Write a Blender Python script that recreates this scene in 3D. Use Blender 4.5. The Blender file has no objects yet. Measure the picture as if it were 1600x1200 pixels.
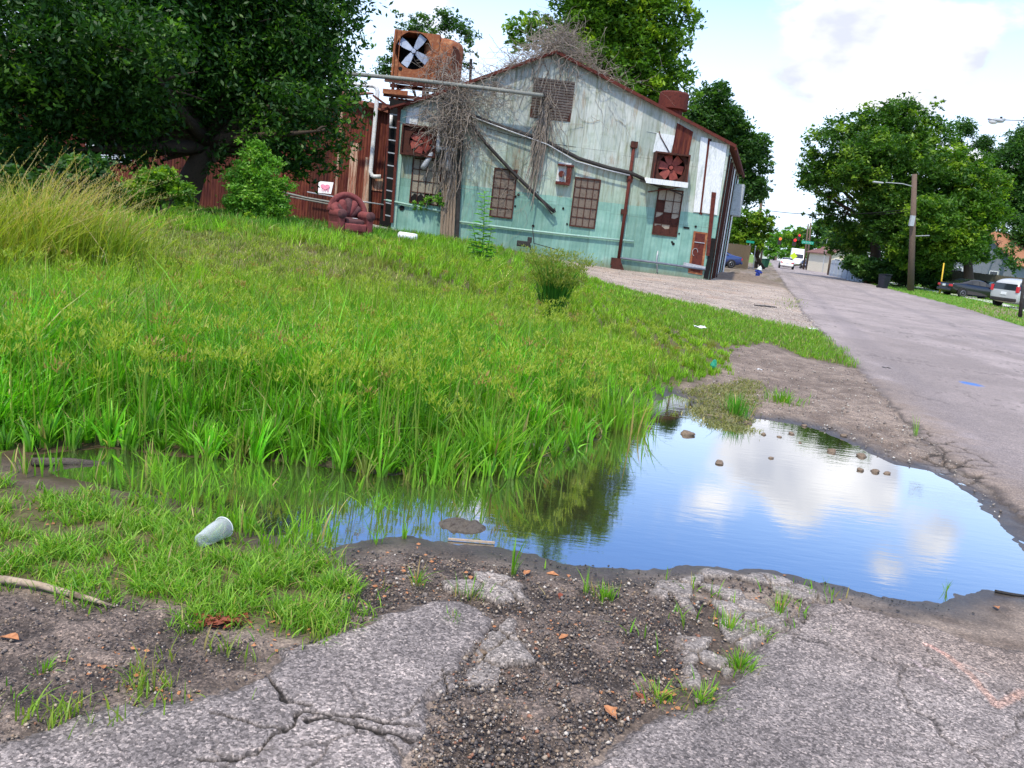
import bpy, math, random
import numpy as np
from mathutils import Vector, Matrix
R = math.radians
rnd = random.Random(7)
rng = np.random.default_rng(11)
S = bpy.context.scene
COL = S.collection

# ------------------------------------------------------------------ camera
FPX = 1300.0
PITCH = math.atan(247 / FPX); ROLL = math.atan(0.12)
EYE = 1.45
Fw = Vector((0, math.cos(PITCH), -math.sin(PITCH)))
r0 = Vector((1, 0, 0)); u0 = Vector((0, math.sin(PITCH), math.cos(PITCH)))
Rt = math.cos(ROLL) * r0 + math.sin(ROLL) * u0
Up = math.cos(ROLL) * u0 - math.sin(ROLL) * r0
cam_d = bpy.data.cameras.new("camera"); cam = bpy.data.objects.new("camera", cam_d); COL.objects.link(cam)
cam_d.sensor_width = 36; cam_d.lens = FPX / 1600 * 36
cam_d.clip_start = 0.05; cam_d.clip_end = 6000
mw = Matrix(((Rt.x, Up.x, -Fw.x, 0), (Rt.y, Up.y, -Fw.y, 0), (Rt.z, Up.z, -Fw.z, EYE), (0, 0, 0, 1)))
cam.matrix_world = mw
S.camera = cam
S.view_settings.view_transform = 'Standard'; S.view_settings.look = 'None'
S.view_settings.gamma = 1; S.view_settings.use_curve_mapping = False
S.view_settings.exposure = 0.10

def ray(px, py):
    return (Rt * ((px - 800) / FPX) + Up * (-(py - 600) / FPX) + Fw)
def Z(px, py, z=0.0):           # point where a sight line meets height z
    d = ray(px, py); t = (z - EYE) / d.z
    return Vector((d.x * t, d.y * t, z))
def D(px, py, y):               # point at distance y
    d = ray(px, py); t = y / d.y
    return Vector((d.x * t, y, EYE + d.z * t))

# ------------------------------------------------------------------ sky and sun
SUN_EL, SUN_AZ = R(58), R(205)     # azimuth measured clockwise from +y (sun is behind the camera, to the left)
W = bpy.data.worlds.new("World"); S.world = W; W.use_nodes = True
nt = W.node_tree; nt.nodes.clear()
def N(t, **k):
    n = nt.nodes.new(t)
    for a, b in k.items(): setattr(n, a, b)
    return n
def L(a, b): nt.links.new(a, b)
def math_(op, a, b=None, clamp=False):
    n = N('ShaderNodeMath', operation=op); n.use_clamp = clamp
    for i, v in enumerate((a, b)):
        if v is None: continue
        if isinstance(v, (int, float)): n.inputs[i].default_value = v
        else: L(v, n.inputs[i])
    return n.outputs[0]
sky = N('ShaderNodeTexSky', sky_type='NISHITA'); sky.sun_disc = False
sky.sun_elevation = SUN_EL; sky.sun_rotation = SUN_AZ; sky.air_density = 1.2; sky.dust_density = 0.6; sky.ozone_density = 2.0
tc = N('ShaderNodeTexCoord'); vec = tc.outputs['Generated']
sep = N('ShaderNodeSeparateXYZ'); L(vec, sep.inputs[0]); el = sep.outputs[2]
mp = N('ShaderNodeMapping'); mp.inputs['Scale'].default_value = (1, 1, 1.9); L(vec, mp.inputs[0])
no = N('ShaderNodeTexNoise'); no.inputs['Scale'].default_value = 5.5; no.inputs['Detail'].default_value = 9; no.inputs['Roughness'].default_value = 0.58
L(mp.outputs[0], no.inputs['Vector'])
val = math_('MULTIPLY', math_('SUBTRACT', no.outputs[0], 0.5), 1.5)
mr = N('ShaderNodeMapRange'); mr.inputs[1].default_value = 0.10; mr.inputs[2].default_value = 0.34; mr.inputs[3].default_value = 0.0; mr.inputs[4].default_value = -0.20
L(el, mr.inputs[0]); val = math_('ADD', val, mr.outputs[0])
hi = N('ShaderNodeMapRange', interpolation_type='SMOOTHSTEP'); hi.inputs[1].default_value = 0.52; hi.inputs[2].default_value = 0.75; hi.inputs[3].default_value = 0; hi.inputs[4].default_value = 0.42; L(el, hi.inputs[0]); val = math_('ADD', val, hi.outputs[0])   # unseen cloud added overhead to whiten the ambient light
for (px, py, rr, amp) in ((1185, 675, .075, .55), (1230, 720, .075, .5), (1290, 745, .085, .5), (1370, 745, .06, .42), (1120, 775, .06, .42), (1240, 790, .04, .3), (1480, 835, .05, .36), (1400, 890, .06, .36), (760, 765, .09, .45), (1330, 700, .06, .45)):
    d = ray(px, py); d = Vector((d.x, d.y, -d.z)).normalized()
    vs = N('ShaderNodeVectorMath', operation='DISTANCE'); L(vec, vs.inputs[0]); vs.inputs[1].default_value = d
    a = math_('MULTIPLY', math_('SUBTRACT', 1.0, math_('DIVIDE', vs.outputs['Value'], rr), clamp=True), amp)
    val = math_('ADD', val, a)
fac = N('ShaderNodeMapRange', interpolation_type='SMOOTHSTEP'); fac.inputs[1].default_value = 0.0; fac.inputs[2].default_value = 0.26
L(val, fac.inputs[0])
# pale horizon veil
veil = N('ShaderNodeMapRange', interpolation_type='SMOOTHSTEP'); veil.inputs[1].default_value = 0.13; veil.inputs[2].default_value = 0.36; veil.inputs[3].default_value = 0.92; veil.inputs[4].default_value = 0.0
L(el, veil.inputs[0])
hs = N('ShaderNodeHueSaturation'); hs.inputs['Saturation'].default_value = 1.28; hs.inputs['Hue'].default_value = .515; hs.inputs['Value'].default_value = 2.5; L(sky.outputs[0], hs.inputs['Color'])
m1 = N('ShaderNodeMix', data_type='RGBA'); L(veil.outputs[0], m1.inputs[0]); L(hs.outputs[0], m1.inputs[6]); m1.inputs[7].default_value = (9.0, 11.0, 14.0, 1)
n2 = N('ShaderNodeTexNoise'); n2.inputs['Scale'].default_value = 9; n2.inputs['Detail'].default_value = 5; L(mp.outputs[0], n2.inputs['Vector'])
cr = N('ShaderNodeValToRGB'); cr.color_ramp.elements[0].position = .35; cr.color_ramp.elements[1].position = .62
cr.color_ramp.elements[0].color = (.55, .58, .66, 1); cr.color_ramp.elements[1].color = (1, 1, 1, 1); L(n2.outputs[0], cr.inputs[0])
cm = N('ShaderNodeMix', data_type='RGBA', blend_type='MULTIPLY'); cm.inputs[0].default_value = 1; L(cr.outputs[0], cm.inputs[6]); cm.inputs[7].default_value = (12.2, 12.2, 12.5, 1)
m2 = N('ShaderNodeMix', data_type='RGBA'); L(fac.outputs[0], m2.inputs[0]); L(m1.outputs[2], m2.inputs[6]); L(cm.outputs[2], m2.inputs[7])
bg = N('ShaderNodeBackground'); bg.inputs[1].default_value = 0.115; L(m2.outputs[2], bg.inputs[0])
wo = N('ShaderNodeOutputWorld'); L(bg.outputs[0], wo.inputs[0])
W.cycles.sampling_method = 'MANUAL'; W.cycles.sample_map_resolution = 1024
sd = bpy.data.lights.new("sun", 'SUN'); sd.energy = 3.9; sd.angle = R(1.5); sd.color = (1, .93, .80)
so = bpy.data.objects.new("sun", sd); COL.objects.link(so)
sdir = Vector((math.sin(SUN_AZ) * math.cos(SUN_EL), math.cos(SUN_AZ) * math.cos(SUN_EL), math.sin(SUN_EL)))
so.rotation_euler = sdir.to_track_quat('Z', 'Y').to_euler(); so.location = (0, 0, 60)

# ------------------------------------------------------------------ helpers
class MB:
    def __init__(s): s.v = []; s.f = []
    def add(s, vs, fs):
        b = len(s.v); s.v += [tuple(v) for v in vs]; s.f += [tuple(i + b for i in f) for f in fs]; return s
    def box(s, c, sz, rot=None):
        hx, hy, hz = sz[0] / 2, sz[1] / 2, sz[2] / 2
        vs = [Vector((x, y, z)) for x in (-hx, hx) for y in (-hy, hy) for z in (-hz, hz)]
        if rot is not None: vs = [rot @ v for v in vs]
        c = Vector(c)
        return s.add([v + c for v in vs], [(0, 1, 3, 2), (4, 6, 7, 5), (0, 4, 5, 1), (2, 3, 7, 6), (0, 2, 6, 4), (1, 5, 7, 3)])
    def bar(s, a, b, w, h=None, up=(0, 0, 1)):
        h = h or w; a = Vector(a); b = Vector(b); d = (b - a); ln = d.length; d.normalize()
        u = Vector(up)
        if abs(d.dot(u)) > .95: u = Vector((0, 1, 0))
        x = d.cross(u).normalized(); y = x.cross(d).normalized()
        m = Matrix((x, d, y)).transposed()
        return s.box((a + b) / 2, (w, ln, h), m)
    def tube(s, pts, r, n=8, caps=True):
        pts = [Vector(p) for p in pts]; rs = r if isinstance(r, (list, tuple)) else [r] * len(pts)
        vs = []; fs = []; prev = None
        for i, p in enumerate(pts):
            d = (pts[min(i + 1, len(pts) - 1)] - pts[max(i - 1, 0)])
            d = d.normalized() if d.length > 1e-9 else Vector((0, 0, 1))
            if prev is None:
                u = Vector((0, 0, 1)) if abs(d.z) < .9 else Vector((1, 0, 0)); x = d.cross(u).normalized()
            else:
                x = (prev - d * prev.dot(d)).normalized()
            prev = x; y = d.cross(x)
            for k in range(n):
                a = 2 * math.pi * k / n; vs.append(p + (x * math.cos(a) + y * math.sin(a)) * rs[i])
        for i in range(len(pts) - 1):
            for k in range(n):
                k2 = (k + 1) % n; fs.append((i * n + k, i * n + k2, (i + 1) * n + k2, (i + 1) * n + k))
        if caps:
            fs.append(tuple(range(n - 1, -1, -1))); fs.append(tuple((len(pts) - 1) * n + k for k in range(n)))
        return s.add(vs, fs)
    def prism(s, poly, off):       # poly of 3D points, extruded by vector off
        n = len(poly); off = Vector(off); p = [Vector(q) for q in poly]
        vs = p + [q + off for q in p]
        fs = [tuple(range(n)), tuple(range(2 * n - 1, n - 1, -1))] + [(i, (i + 1) % n, n + (i + 1) % n, n + i)[::-1] for i in range(n)]
        return s.add(vs, fs)
    def lathe(s, prof, c=(0, 0, 0), n=20, axis='z'):
        vs = []; fs = []
        for (r, h) in prof:
            for k in range(n):
                a = 2 * math.pi * k / n
                q = (r * math.cos(a), r * math.sin(a), h) if axis == 'z' else ((r * math.cos(a), h, r * math.sin(a)) if axis == 'y' else (h, r * math.cos(a), r * math.sin(a)))
                vs.append((q[0] + c[0], q[1] + c[1], q[2] + c[2]))
        for i in range(len(prof) - 1):
            for k in range(n):
                k2 = (k + 1) % n; fs.append((i * n + k, i * n + k2, (i + 1) * n + k2, (i + 1) * n + k))
        return s.add(vs, fs)
    def blob(s, c, rad, seed=0, jit=.2, nu=8, nv=6, rot=None):   # irregular stone
        q = random.Random(seed); vs = []; fs = []; c = Vector(c)
        ph = [q.uniform(0, 6) for _ in range(6)]
        for i in range(nv + 1):
            t = math.pi * i / nv
            for k in range(nu):
                a = 2 * math.pi * k / nu
                d = Vector((math.sin(t) * math.cos(a), math.sin(t) * math.sin(a), math.cos(t)))
                f = 1 + jit * (math.sin(3 * d.x + ph[0]) * .6 + math.sin(4 * d.y + ph[1]) * .5 + math.sin(5 * d.z + ph[2] + 2 * d.x) * .5)
                p = Vector((d.x * rad[0] * f, d.y * rad[1] * f, d.z * rad[2] * f))
                if rot is not None: p = rot @ p
                vs.append(c + p)
        for i in range(nv):
            for k in range(nu):
                k2 = (k + 1) % nu; fs.append((i * nu + k, (i + 1) * nu + k, (i + 1) * nu + k2, i * nu + k2))
        return s.add(vs, fs)

def rootloc(p):
    while p.parent: p = p.parent
    return Vector(p.location)
def link(name, me, m, parent=None, smooth=False):
    o = bpy.data.objects.new(name, me); COL.objects.link(o)
    if m: me.materials.append(m)
    if parent: o.parent = parent
    if smooth: me.polygons.foreach_set('use_smooth', [True] * len(me.polygons))
    return o
def obj(name, mb, m, parent=None, smooth=False, world=True, bevel=0, attr=None):
    me = bpy.data.meshes.new(name)
    o_ = rootloc(parent) if (parent and world) else Vector((0, 0, 0))
    me.from_pydata([(x - o_.x, y - o_.y, z - o_.z) for (x, y, z) in mb.v], [], mb.f); me.update()
    o = link(name, me, m, parent, smooth)
    if bevel:
        b = o.modifiers.new('bevel', 'BEVEL'); b.width = bevel; b.segments = 2; b.limit_method = 'ANGLE'
    return o
def tag(o, label, cat, group=None, kind=None):
    o['label'] = label; o['category'] = cat
    if group: o['group'] = group
    if kind: o['kind'] = kind
    return o
def thing(name, label, cat, loc=(0, 0, 0), rz=0, group=None, kind=None):
    o = bpy.data.objects.new(name, None); COL.objects.link(o); o.location = loc; o.rotation_euler = (0, 0, rz); o.empty_display_size = .2
    return tag(o, label, cat, group, kind)
def solo(name, mb, m, label, cat, group=None, kind=None, loc=None, smooth=False, bevel=0):  # one-mesh thing, origin at its base
    if loc is None:
        a = np.array(mb.v); loc = Vector((float(a[:, 0].mean()), float(a[:, 1].mean()), float(a[:, 2].min())))
    me = bpy.data.meshes.new(name)
    me.from_pydata([(x - loc[0], y - loc[1], z - loc[2]) for (x, y, z) in mb.v], [], mb.f); me.update()
    o = link(name, me, m, None, smooth); o.location = loc
    if bevel:
        b = o.modifiers.new('bevel', 'BEVEL'); b.width = bevel; b.segments = 2; b.limit_method = 'ANGLE'
    return tag(o, label, cat, group, kind)
def copy_tree(o, parent=None):
    c = o.copy(); COL.objects.link(c); c.parent = parent
    for ch in list(o.children): copy_tree(ch, c)
    return c
def npmesh(name, V, F, m, parent=None, col=None, smooth=False, loc=None, extra=None):
    """V (n,3); F list of (k, m) int arrays of equal-size polygons"""
    V = np.asarray(V, dtype=np.float32)
    base = np.array(rootloc(parent) if parent else (loc if loc is not None else (0, 0, 0)), dtype=np.float32)
    V = V - base
    me = bpy.data.meshes.new(name); me.vertices.add(len(V)); me.vertices.foreach_set('co', V.ravel())
    nl = sum(f.size for f in F); npoly = sum(len(f) for f in F)
    me.loops.add(nl); me.polygons.add(npoly)
    idx = np.concatenate([f.ravel() for f in F]).astype(np.int32)
    tot = np.concatenate([np.full(len(f), f.shape[1], dtype=np.int32) for f in F])
    st = np.concatenate(([0], np.cumsum(tot)[:-1])).astype(np.int32)
    me.loops.foreach_set('vertex_index', idx); me.polygons.foreach_set('loop_start', st); me.polygons.foreach_set('loop_total', tot)
    if smooth: me.polygons.foreach_set('use_smooth', np.ones(npoly, dtype=bool))
    if col is not None:
        at = me.color_attributes.new('Col', 'FLOAT_COLOR', 'POINT')
        c4 = np.ones((len(V), 4), dtype=np.float32); c4[:, :3] = col; at.data.foreach_set('color', c4.ravel())
    if extra:
        for k, a in extra.items():
            at = me.attributes.new(k, 'FLOAT', 'POINT'); at.data.foreach_set('value', np.asarray(a, dtype=np.float32))
    me.update(calc_edges=True); me.validate()
    o = link(name, me, m, parent)
    if parent is None and loc is not None: o.location = loc
    return o

# ------------------------------------------------------------------ numpy noise
def _h(ix, iy, s=0):
    n = (ix.astype(np.int64) * 374761393 + iy.astype(np.int64) * 668265263 + s * 974711) & 0xffffffff
    n = ((n ^ (n >> 13)) * 1274126177) & 0xffffffff
    return ((n ^ (n >> 16)) & 0xffff) / 65535.0
def vnoise(x, y, s=0):
    ix = np.floor(x); iy = np.floor(y); fx = x - ix; fy = y - iy
    fx = fx * fx * (3 - 2 * fx); fy = fy * fy * (3 - 2 * fy)
    a = _h(ix, iy, s); b = _h(ix + 1, iy, s); c = _h(ix, iy + 1, s); d = _h(ix + 1, iy + 1, s)
    return (a * (1 - fx) + b * fx) * (1 - fy) + (c * (1 - fx) + d * fx) * fy
def fbm(x, y, s=0, o=4):
    t = 0; a = .5; tt = 0
    for i in range(o): t = t + a * vnoise(x * 2 ** i + 17 * i, y * 2 ** i - 9 * i, s + i); tt += a; a *= .5
    return t / tt
def vor(x, y, s=0):              # distance to cell borders and cell id
    ix = np.floor(x); iy = np.floor(y); f1 = np.full(x.shape, 9.); f2 = np.full(x.shape, 9.); cid = np.zeros(x.shape)
    for dx in (-1, 0, 1):
        for dy in (-1, 0, 1):
            cx = ix + dx; cy = iy + dy
            px = cx + _h(cx, cy, s + 5); py = cy + _h(cx, cy, s + 9)
            d = np.hypot(px - x, py - y); new = d < f1
            f2 = np.where(new, f1, np.minimum(f2, d)); cid = np.where(new, _h(cx, cy, s + 3), cid); f1 = np.where(new, d, f1)
    return f2 - f1, cid
def sstep(a, b, x):
    t = np.clip((x - a) / (b - a), 0, 1); return t * t * (3 - 2 * t)
def sdpoly(x, y, P):             # signed distance to polygon, negative inside
    d2 = np.full(x.shape, 1e18); ins = np.zeros(x.shape, dtype=bool); n = len(P)
    for i in range(n):
        ax, ay = P[i]; bx, by = P[(i + 1) % n]
        ex, ey = bx - ax, by - ay; wx = x - ax; wy = y - ay
        t = np.clip((wx * ex + wy * ey) / (ex * ex + ey * ey + 1e-12), 0, 1)
        d2 = np.minimum(d2, (wx - ex * t) ** 2 + (wy - ey * t) ** 2)
        c = ((ay > y) != (by > y)) & (x < (bx - ax) * (y - ay) / ((by - ay) if by != ay else 1e-12) + ax)
        ins ^= c
    d = np.sqrt(d2); return np.where(ins, -d, d)
def sdline(x, y, P):
    d2 = np.full(x.shape, 1e18)
    for i in range(len(P) - 1):
        ax, ay = P[i]; bx, by = P[i + 1]; ex, ey = bx - ax, by - ay; wx = x - ax; wy = y - ay
        t = np.clip((wx * ex + wy * ey) / (ex * ex + ey * ey + 1e-12), 0, 1)
        d2 = np.minimum(d2, (wx - ex * t) ** 2 + (wy - ey * t) ** 2)
    return np.sqrt(d2)
def PZ(pts, z=0.0): return [tuple(Z(a, b, z)[:2]) for a, b in pts]

# ------------------------------------------------------------------ materials
def nodes(name):
    m = bpy.data.materials.new(name); m.use_nodes = True; t = m.node_tree; t.nodes.clear()
    return m, t
class G:                          # tiny node helper
    def __init__(s, name): s.m, s.t = nodes(name); s.out = s.n('ShaderNodeOutputMaterial')
    def n(s, ty, ins=None, **k):
        x = s.t.nodes.new(ty)
        for a, b in k.items(): setattr(x, a, b)
        for a, b in (ins or {}).items():
            if hasattr(b, 'is_linked') or isinstance(b, bpy.types.NodeSocket): s.t.links.new(b, x.inputs[a])
            else: x.inputs[a].default_value = b
        return x
    def co(s, scale=(1, 1, 1), kind='Object'):
        c = s.n('ShaderNodeTexCoord'); return s.n('ShaderNodeMapping', {'Vector': c.outputs[kind], 'Scale': scale}).outputs[0]
    def noise(s, vec, sc, det=5, ro=.6): return s.n('ShaderNodeTexNoise', {'Vector': vec, 'Scale': sc, 'Detail': det, 'Roughness': ro}).outputs[0]
    def ramp(s, f, stops):
        r = s.n('ShaderNodeValToRGB', {'Fac': f}); e = r.color_ramp.elements
        while len(e) < len(stops): e.new(.5)
        for i, (p, c) in enumerate(stops):
            e[i].position = p; e[i].color = (*c, 1) if hasattr(c, '__len__') else (c, c, c, 1)
        return r.outputs[0]
    def mix(s, f, a, b, bt='MIX'):
        x = s.n('ShaderNodeMix', data_type='RGBA', blend_type=bt)
        for i, v in ((0, f), (6, a), (7, b)):
            if isinstance(v, bpy.types.NodeSocket): s.t.links.new(v, x.inputs[i])
            elif i == 0: x.inputs[0].default_value = v
            else: x.inputs[i].default_value = (*v, 1) if len(v) == 3 else v
        return x.outputs[2]
    def ma(s, op, a, b=0.0, clamp=False):
        x = s.n('ShaderNodeMath', operation=op); x.use_clamp = clamp
        for i, v in ((0, a), (1, b)):
            if isinstance(v, bpy.types.NodeSocket): s.t.links.new(v, x.inputs[i])
            else: x.inputs[i].default_value = v
        return x.outputs[0]
    def bump(s, h, st=.3, dist=.02): return s.n('ShaderNodeBump', {'Height': h, 'Strength': st, 'Distance': dist}).outputs[0]
    def fin(s, col, rough=.8, nrm=None, metal=0., spec=.3, **k):
        ins = {'Base Color': (*col, 1) if isinstance(col, tuple) and len(col) == 3 else col, 'Roughness': rough, 'Metallic': metal, 'Specular IOR Level': spec}
        ins.update(k)
        if nrm is not None: ins['Normal'] = nrm
        p = s.n('ShaderNodeBsdfPrincipled', ins); s.t.links.new(p.outputs[0], s.out.inputs[0]); return s.m
def M(name, stops, sc=6, stretch=(1, 1, 1), rough=.8, bump=.25, bdist=.01, metal=0, spec=.3, det=6, fine=None):
    g = G(name); v = g.co(stretch); f = g.noise(v, sc, det)
    if len(stops) == 2: stops = [(.32, stops[0]), (.68, stops[1])]
    elif not hasattr(stops[0][1], '__len__') and not isinstance(stops[0][1], tuple):
        n = len(stops); stops = [(.28 + .44 * i / (n - 1), c) for i, c in enumerate(stops)]
    c = g.ramp(f, stops); f2 = g.noise(v, sc * 6, 3)
    c = g.mix(.45, c, g.ramp(f2, [(.3, (.55, .55, .55)), (.7, (1.2, 1.2, 1.2))]), 'MULTIPLY')
    return g.fin(c, rough, g.bump(f2, bump, bdist) if bump else None, metal, spec)
# ---- material library
RUST = M('rust', [(.15, .045, .025), (.30, .11, .05), (.09, .03, .02)], 5, rough=.9)
RUSTO = M('rust_orange', [(.42, .16, .06), (.25, .08, .035), (.5, .24, .11)], 4, rough=.85)
RUSTD = M('rust_dark', [(.04, .018, .015), (.085, .028, .018), (.02, .011, .010)], 6, rough=.9)
RUSTR = M('rust_red', [(.065, .014, .012), (.125, .028, .018), (.035, .010, .010)], 6, rough=.85)
DARK = M('dark_metal', [(.02, .018, .018), (.05, .045, .04)], 8, rough=.7)
BLACK = M('black_void', [(.006, .006, .006), (.012, .011, .01)], 8, rough=.9, bump=0)
GALV = M('galvanised', [(.36, .38, .40), (.5, .52, .54), (.28, .3, .3)], 7, rough=.5, metal=.3)
PIPEG = M('grey_pipe', [(.16, .17, .15), (.26, .27, .24), (.12, .11, .09)], 9, rough=.7)
PVC = M('white_pvc', [(.72, .73, .70), (.8, .8, .78), (.55, .53, .48)], 3, rough=.45)
PMINT = M('mint_painted_pipe', [(.28, .46, .38), (.36, .54, .46)], 5, rough=.6)
WHITEP = M('chalky_white_sheet', [(.62, .66, .66), (.75, .78, .77), (.45, .50, .47)], 3, stretch=(3, 3, .6), rough=.6)
WOODG = M('weathered_wood', [(.20, .14, .10), (.33, .25, .18), (.10, .07, .05)], 6, stretch=(8, 8, .6), rough=.9, bump=.6)
POLEW = M('pole_wood', [(.10, .065, .05), (.17, .12, .09), (.06, .04, .03)], 5, stretch=(8, 8, .7), rough=.9, bump=.5)
FENCW = M('fence_boards', [(.42, .26, .12), (.55, .36, .18)], 5, stretch=(8, 8, .7), rough=.85)
FENCG = M('grey_fence_boards', [(.34, .38, .42), (.48, .52, .55)], 5, stretch=(8, 8, .7), rough=.85)
FENCD = M('dark_fence_boards', [(.10, .09, .07), (.17, .15, .11)], 5, stretch=(8, 8, .7), rough=.85)
CONC = M('pale_concrete', [(.42, .38, .33), (.55, .50, .44), (.3, .26, .22)], 3, rough=.9)
WALK = M('sidewalk_concrete', [(.55, .53, .50), (.66, .64, .60)], 2, rough=.9)
RUBBER = M('tyre_rubber', [(.015, .015, .016), (.03, .03, .03)], 10, rough=.8)
RIM = M('alloy_rim', [(.45, .46, .48), (.6, .6, .62)], 10, rough=.3, metal=.6, bump=0)
PANE = M('dusty_pane', [(.24, .21, .16), (.34, .30, .23), (.16, .14, .11)], 9, rough=.35, bump=.1)
PANED = M('boarded_pane', [(.13, .10, .08), (.19, .15, .115), (.08, .06, .05)], 5, rough=.7)
FANR = M('red_fan_blade', [(.20, .04, .032), (.34, .08, .055)], 8, rough=.6)
FANB = M('blue_grey_fan_blade', [(.32, .38, .50), (.45, .50, .60)], 6, rough=.5)
VINE = M('dead_vine_bark', [(.20, .165, .14), (.35, .30, .25), (.11, .085, .07)], 12, rough=.95, bump=0)
BARK = M('tree_bark', [(.045, .032, .022), (.09, .065, .045), (.025, .018, .013)], 8, stretch=(5, 5, 1), rough=.95, bump=.8, bdist=.03)
CHAIRF = M('maroon_upholstery', [(.15, .036, .036), (.22, .058, .055), (.09, .022, .022)], 5, rough=.9, bump=.4)
CHAIRD = M('worn_maroon_upholstery', [(.07, .034, .038), (.12, .05, .05), (.04, .02, .02)], 5, rough=.95, bump=.4)
STONE = M('wet_stone', [(.10, .07, .05), (.22, .16, .11), (.05, .04, .03)], 22, rough=.6, bump=.5)
MUD = M('mud_clod', [(.06, .05, .04), (.13, .11, .09), (.04, .03, .025)], 30, rough=.8, bump=.8)
STICKW = M('dry_stick', [(.30, .22, .15), (.42, .33, .24), (.12, .08, .06)], 12, stretch=(1, 1, 1), rough=.9)
LEAFB = M('dry_leaf', [(.30, .11, .045), (.48, .22, .10), (.22, .07, .03)], 20, rough=.8)
LEAFR = M('wet_red_leaf', [(.16, .04, .02), (.26, .07, .035), (.08, .025, .015)], 30, rough=.6)
CLOTHW = M('litter_white', [(.75, .77, .78), (.85, .86, .86)], 8, rough=.5)
GREENP = M('green_plastic', [(.02, .25, .14), (.03, .35, .2)], 8, rough=.3, bump=0)
HYB = M('hydrant_blue_paint', [(.02, .04, .25), (.03, .06, .33)], 8, rough=.4, bump=.1)
HYW = M('hydrant_white_paint', [(.6, .66, .62), (.7, .74, .7)], 8, rough=.5, bump=.1)
BING = M('green_bin_plastic', [(.01, .07, .04), (.015, .10, .055)], 6, rough=.4, bump=0)
BINK = M('black_bin_plastic', [(.012, .013, .02), (.022, .024, .035)], 6, rough=.4, bump=0)
YEL = M('yellow_paint', [(.72, .45, .03), (.8, .52, .05)], 6, rough=.5, bump=0)
SIGNG = M('sign_green', [(.01, .30, .20), (.015, .36, .24)], 6, rough=.5, bump=0)
SIGNY = M('sign_yellow_green', [(.55, .75, .03), (.6, .8, .04)], 6, rough=.5, bump=0)
ROOFO = M('orange_shingle', [(.30, .13, .07), (.42, .20, .11)], 8, rough=.9)
ROOFB = M('brown_shingle', [(.16, .08, .07), (.24, .13, .11)], 8, rough=.9)
WALLH = M('grey_siding', [(.17, .19, .23), (.25, .27, .31)], 6, rough=.8)
WALLC = M('cream_siding', [(.62, .55, .42), (.72, .64, .5)], 6, rough=.8)
WALLW = M('white_render', [(.7, .7, .7), (.8, .8, .8)], 6, rough=.8)
def emis(name, c, st):
    g = G(name); e = g.n('ShaderNodeEmission', {'Color': (*c, 1), 'Strength': st}); g.t.links.new(e.outputs[0], g.out.inputs[0]); return g.m
REDL = emis('red_signal_lens', (1, .05, .06), 1.6); ORL = emis('orange_signal_lens', (1, .25, .08), 1.4)
def paint(name, c, rough=.25):
    g = G(name); v = g.co(); f = g.noise(v, 3, 4)
    col = g.mix(f, c, tuple(x * 1.25 for x in c)); return g.fin(col, rough, None, .1, .6, **{'Coat Weight': .6, 'Coat Roughness': .08})
CARB = paint('blue_car_paint', (.02, .045, .16)); CARK = paint('black_car_paint', (.008, .009, .014)); CARG = paint('dark_green_car_paint', (.015, .05, .06))
CARS = paint('silver_car_paint', (.42, .43, .42), .35); CARW = paint('white_car_paint', (.78, .78, .78)); CARD = paint('navy_car_paint', (.02, .03, .07))
g = G('car_glass'); GLASS = g.fin((.012, .016, .022), .05, None, 0, .8)
g = G('tail_lens'); TAIL = g.fin((.55, .02, .03), .2, None, 0, .6)
g = G('clear_lens'); LENS = g.fin((.7, .7, .68), .15, None, 0, .6)
# clear plastic
g = G('clear_plastic'); tr = g.n('ShaderNodeBsdfTransparent', {'Color': (.93, .95, .96, 1)}); gl = g.n('ShaderNodeBsdfPrincipled', {'Base Color': (.8, .84, .85, 1), 'Roughness': .12, 'Specular IOR Level': .7})
lw = g.n('ShaderNodeLayerWeight', {'Blend': .45}); nf = g.noise(g.co(), 60, 4)
fm = g.ma('ADD', g.ma('MULTIPLY', lw.outputs['Facing'], .50), g.ma('MULTIPLY', nf, .14), True)
mx = g.n('ShaderNodeMixShader', {0: fm, 1: tr.outputs[0], 2: gl.outputs[0]}); g.t.links.new(mx.outputs[0], g.out.inputs[0]); CLEAR = g.m

def leafmat(name, rough=.5, trans=.35, gain=1.0):
    g = G(name); a = g.n('ShaderNodeVertexColor', layer_name='Col').outputs[0]
    if gain != 1: a = g.mix(1.0, a, (gain, gain, gain), 'MULTIPLY')
    p = g.n('ShaderNodeBsdfPrincipled', {'Base Color': a, 'Roughness': rough, 'Specular IOR Level': .35})
    tcol = g.mix(1.0, a, (1.5, 1.7, .5), 'MULTIPLY')
    t = g.n('ShaderNodeBsdfTranslucent', {'Color': tcol})
    m = g.n('ShaderNodeMixShader', {0: trans, 1: p.outputs[0], 2: t.outputs[0]}); g.t.links.new(m.outputs[0], g.out.inputs[0]); return g.m
LEAF = leafmat('leaf'); GRASS = leafmat('grass_blade', .45, .4)

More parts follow.
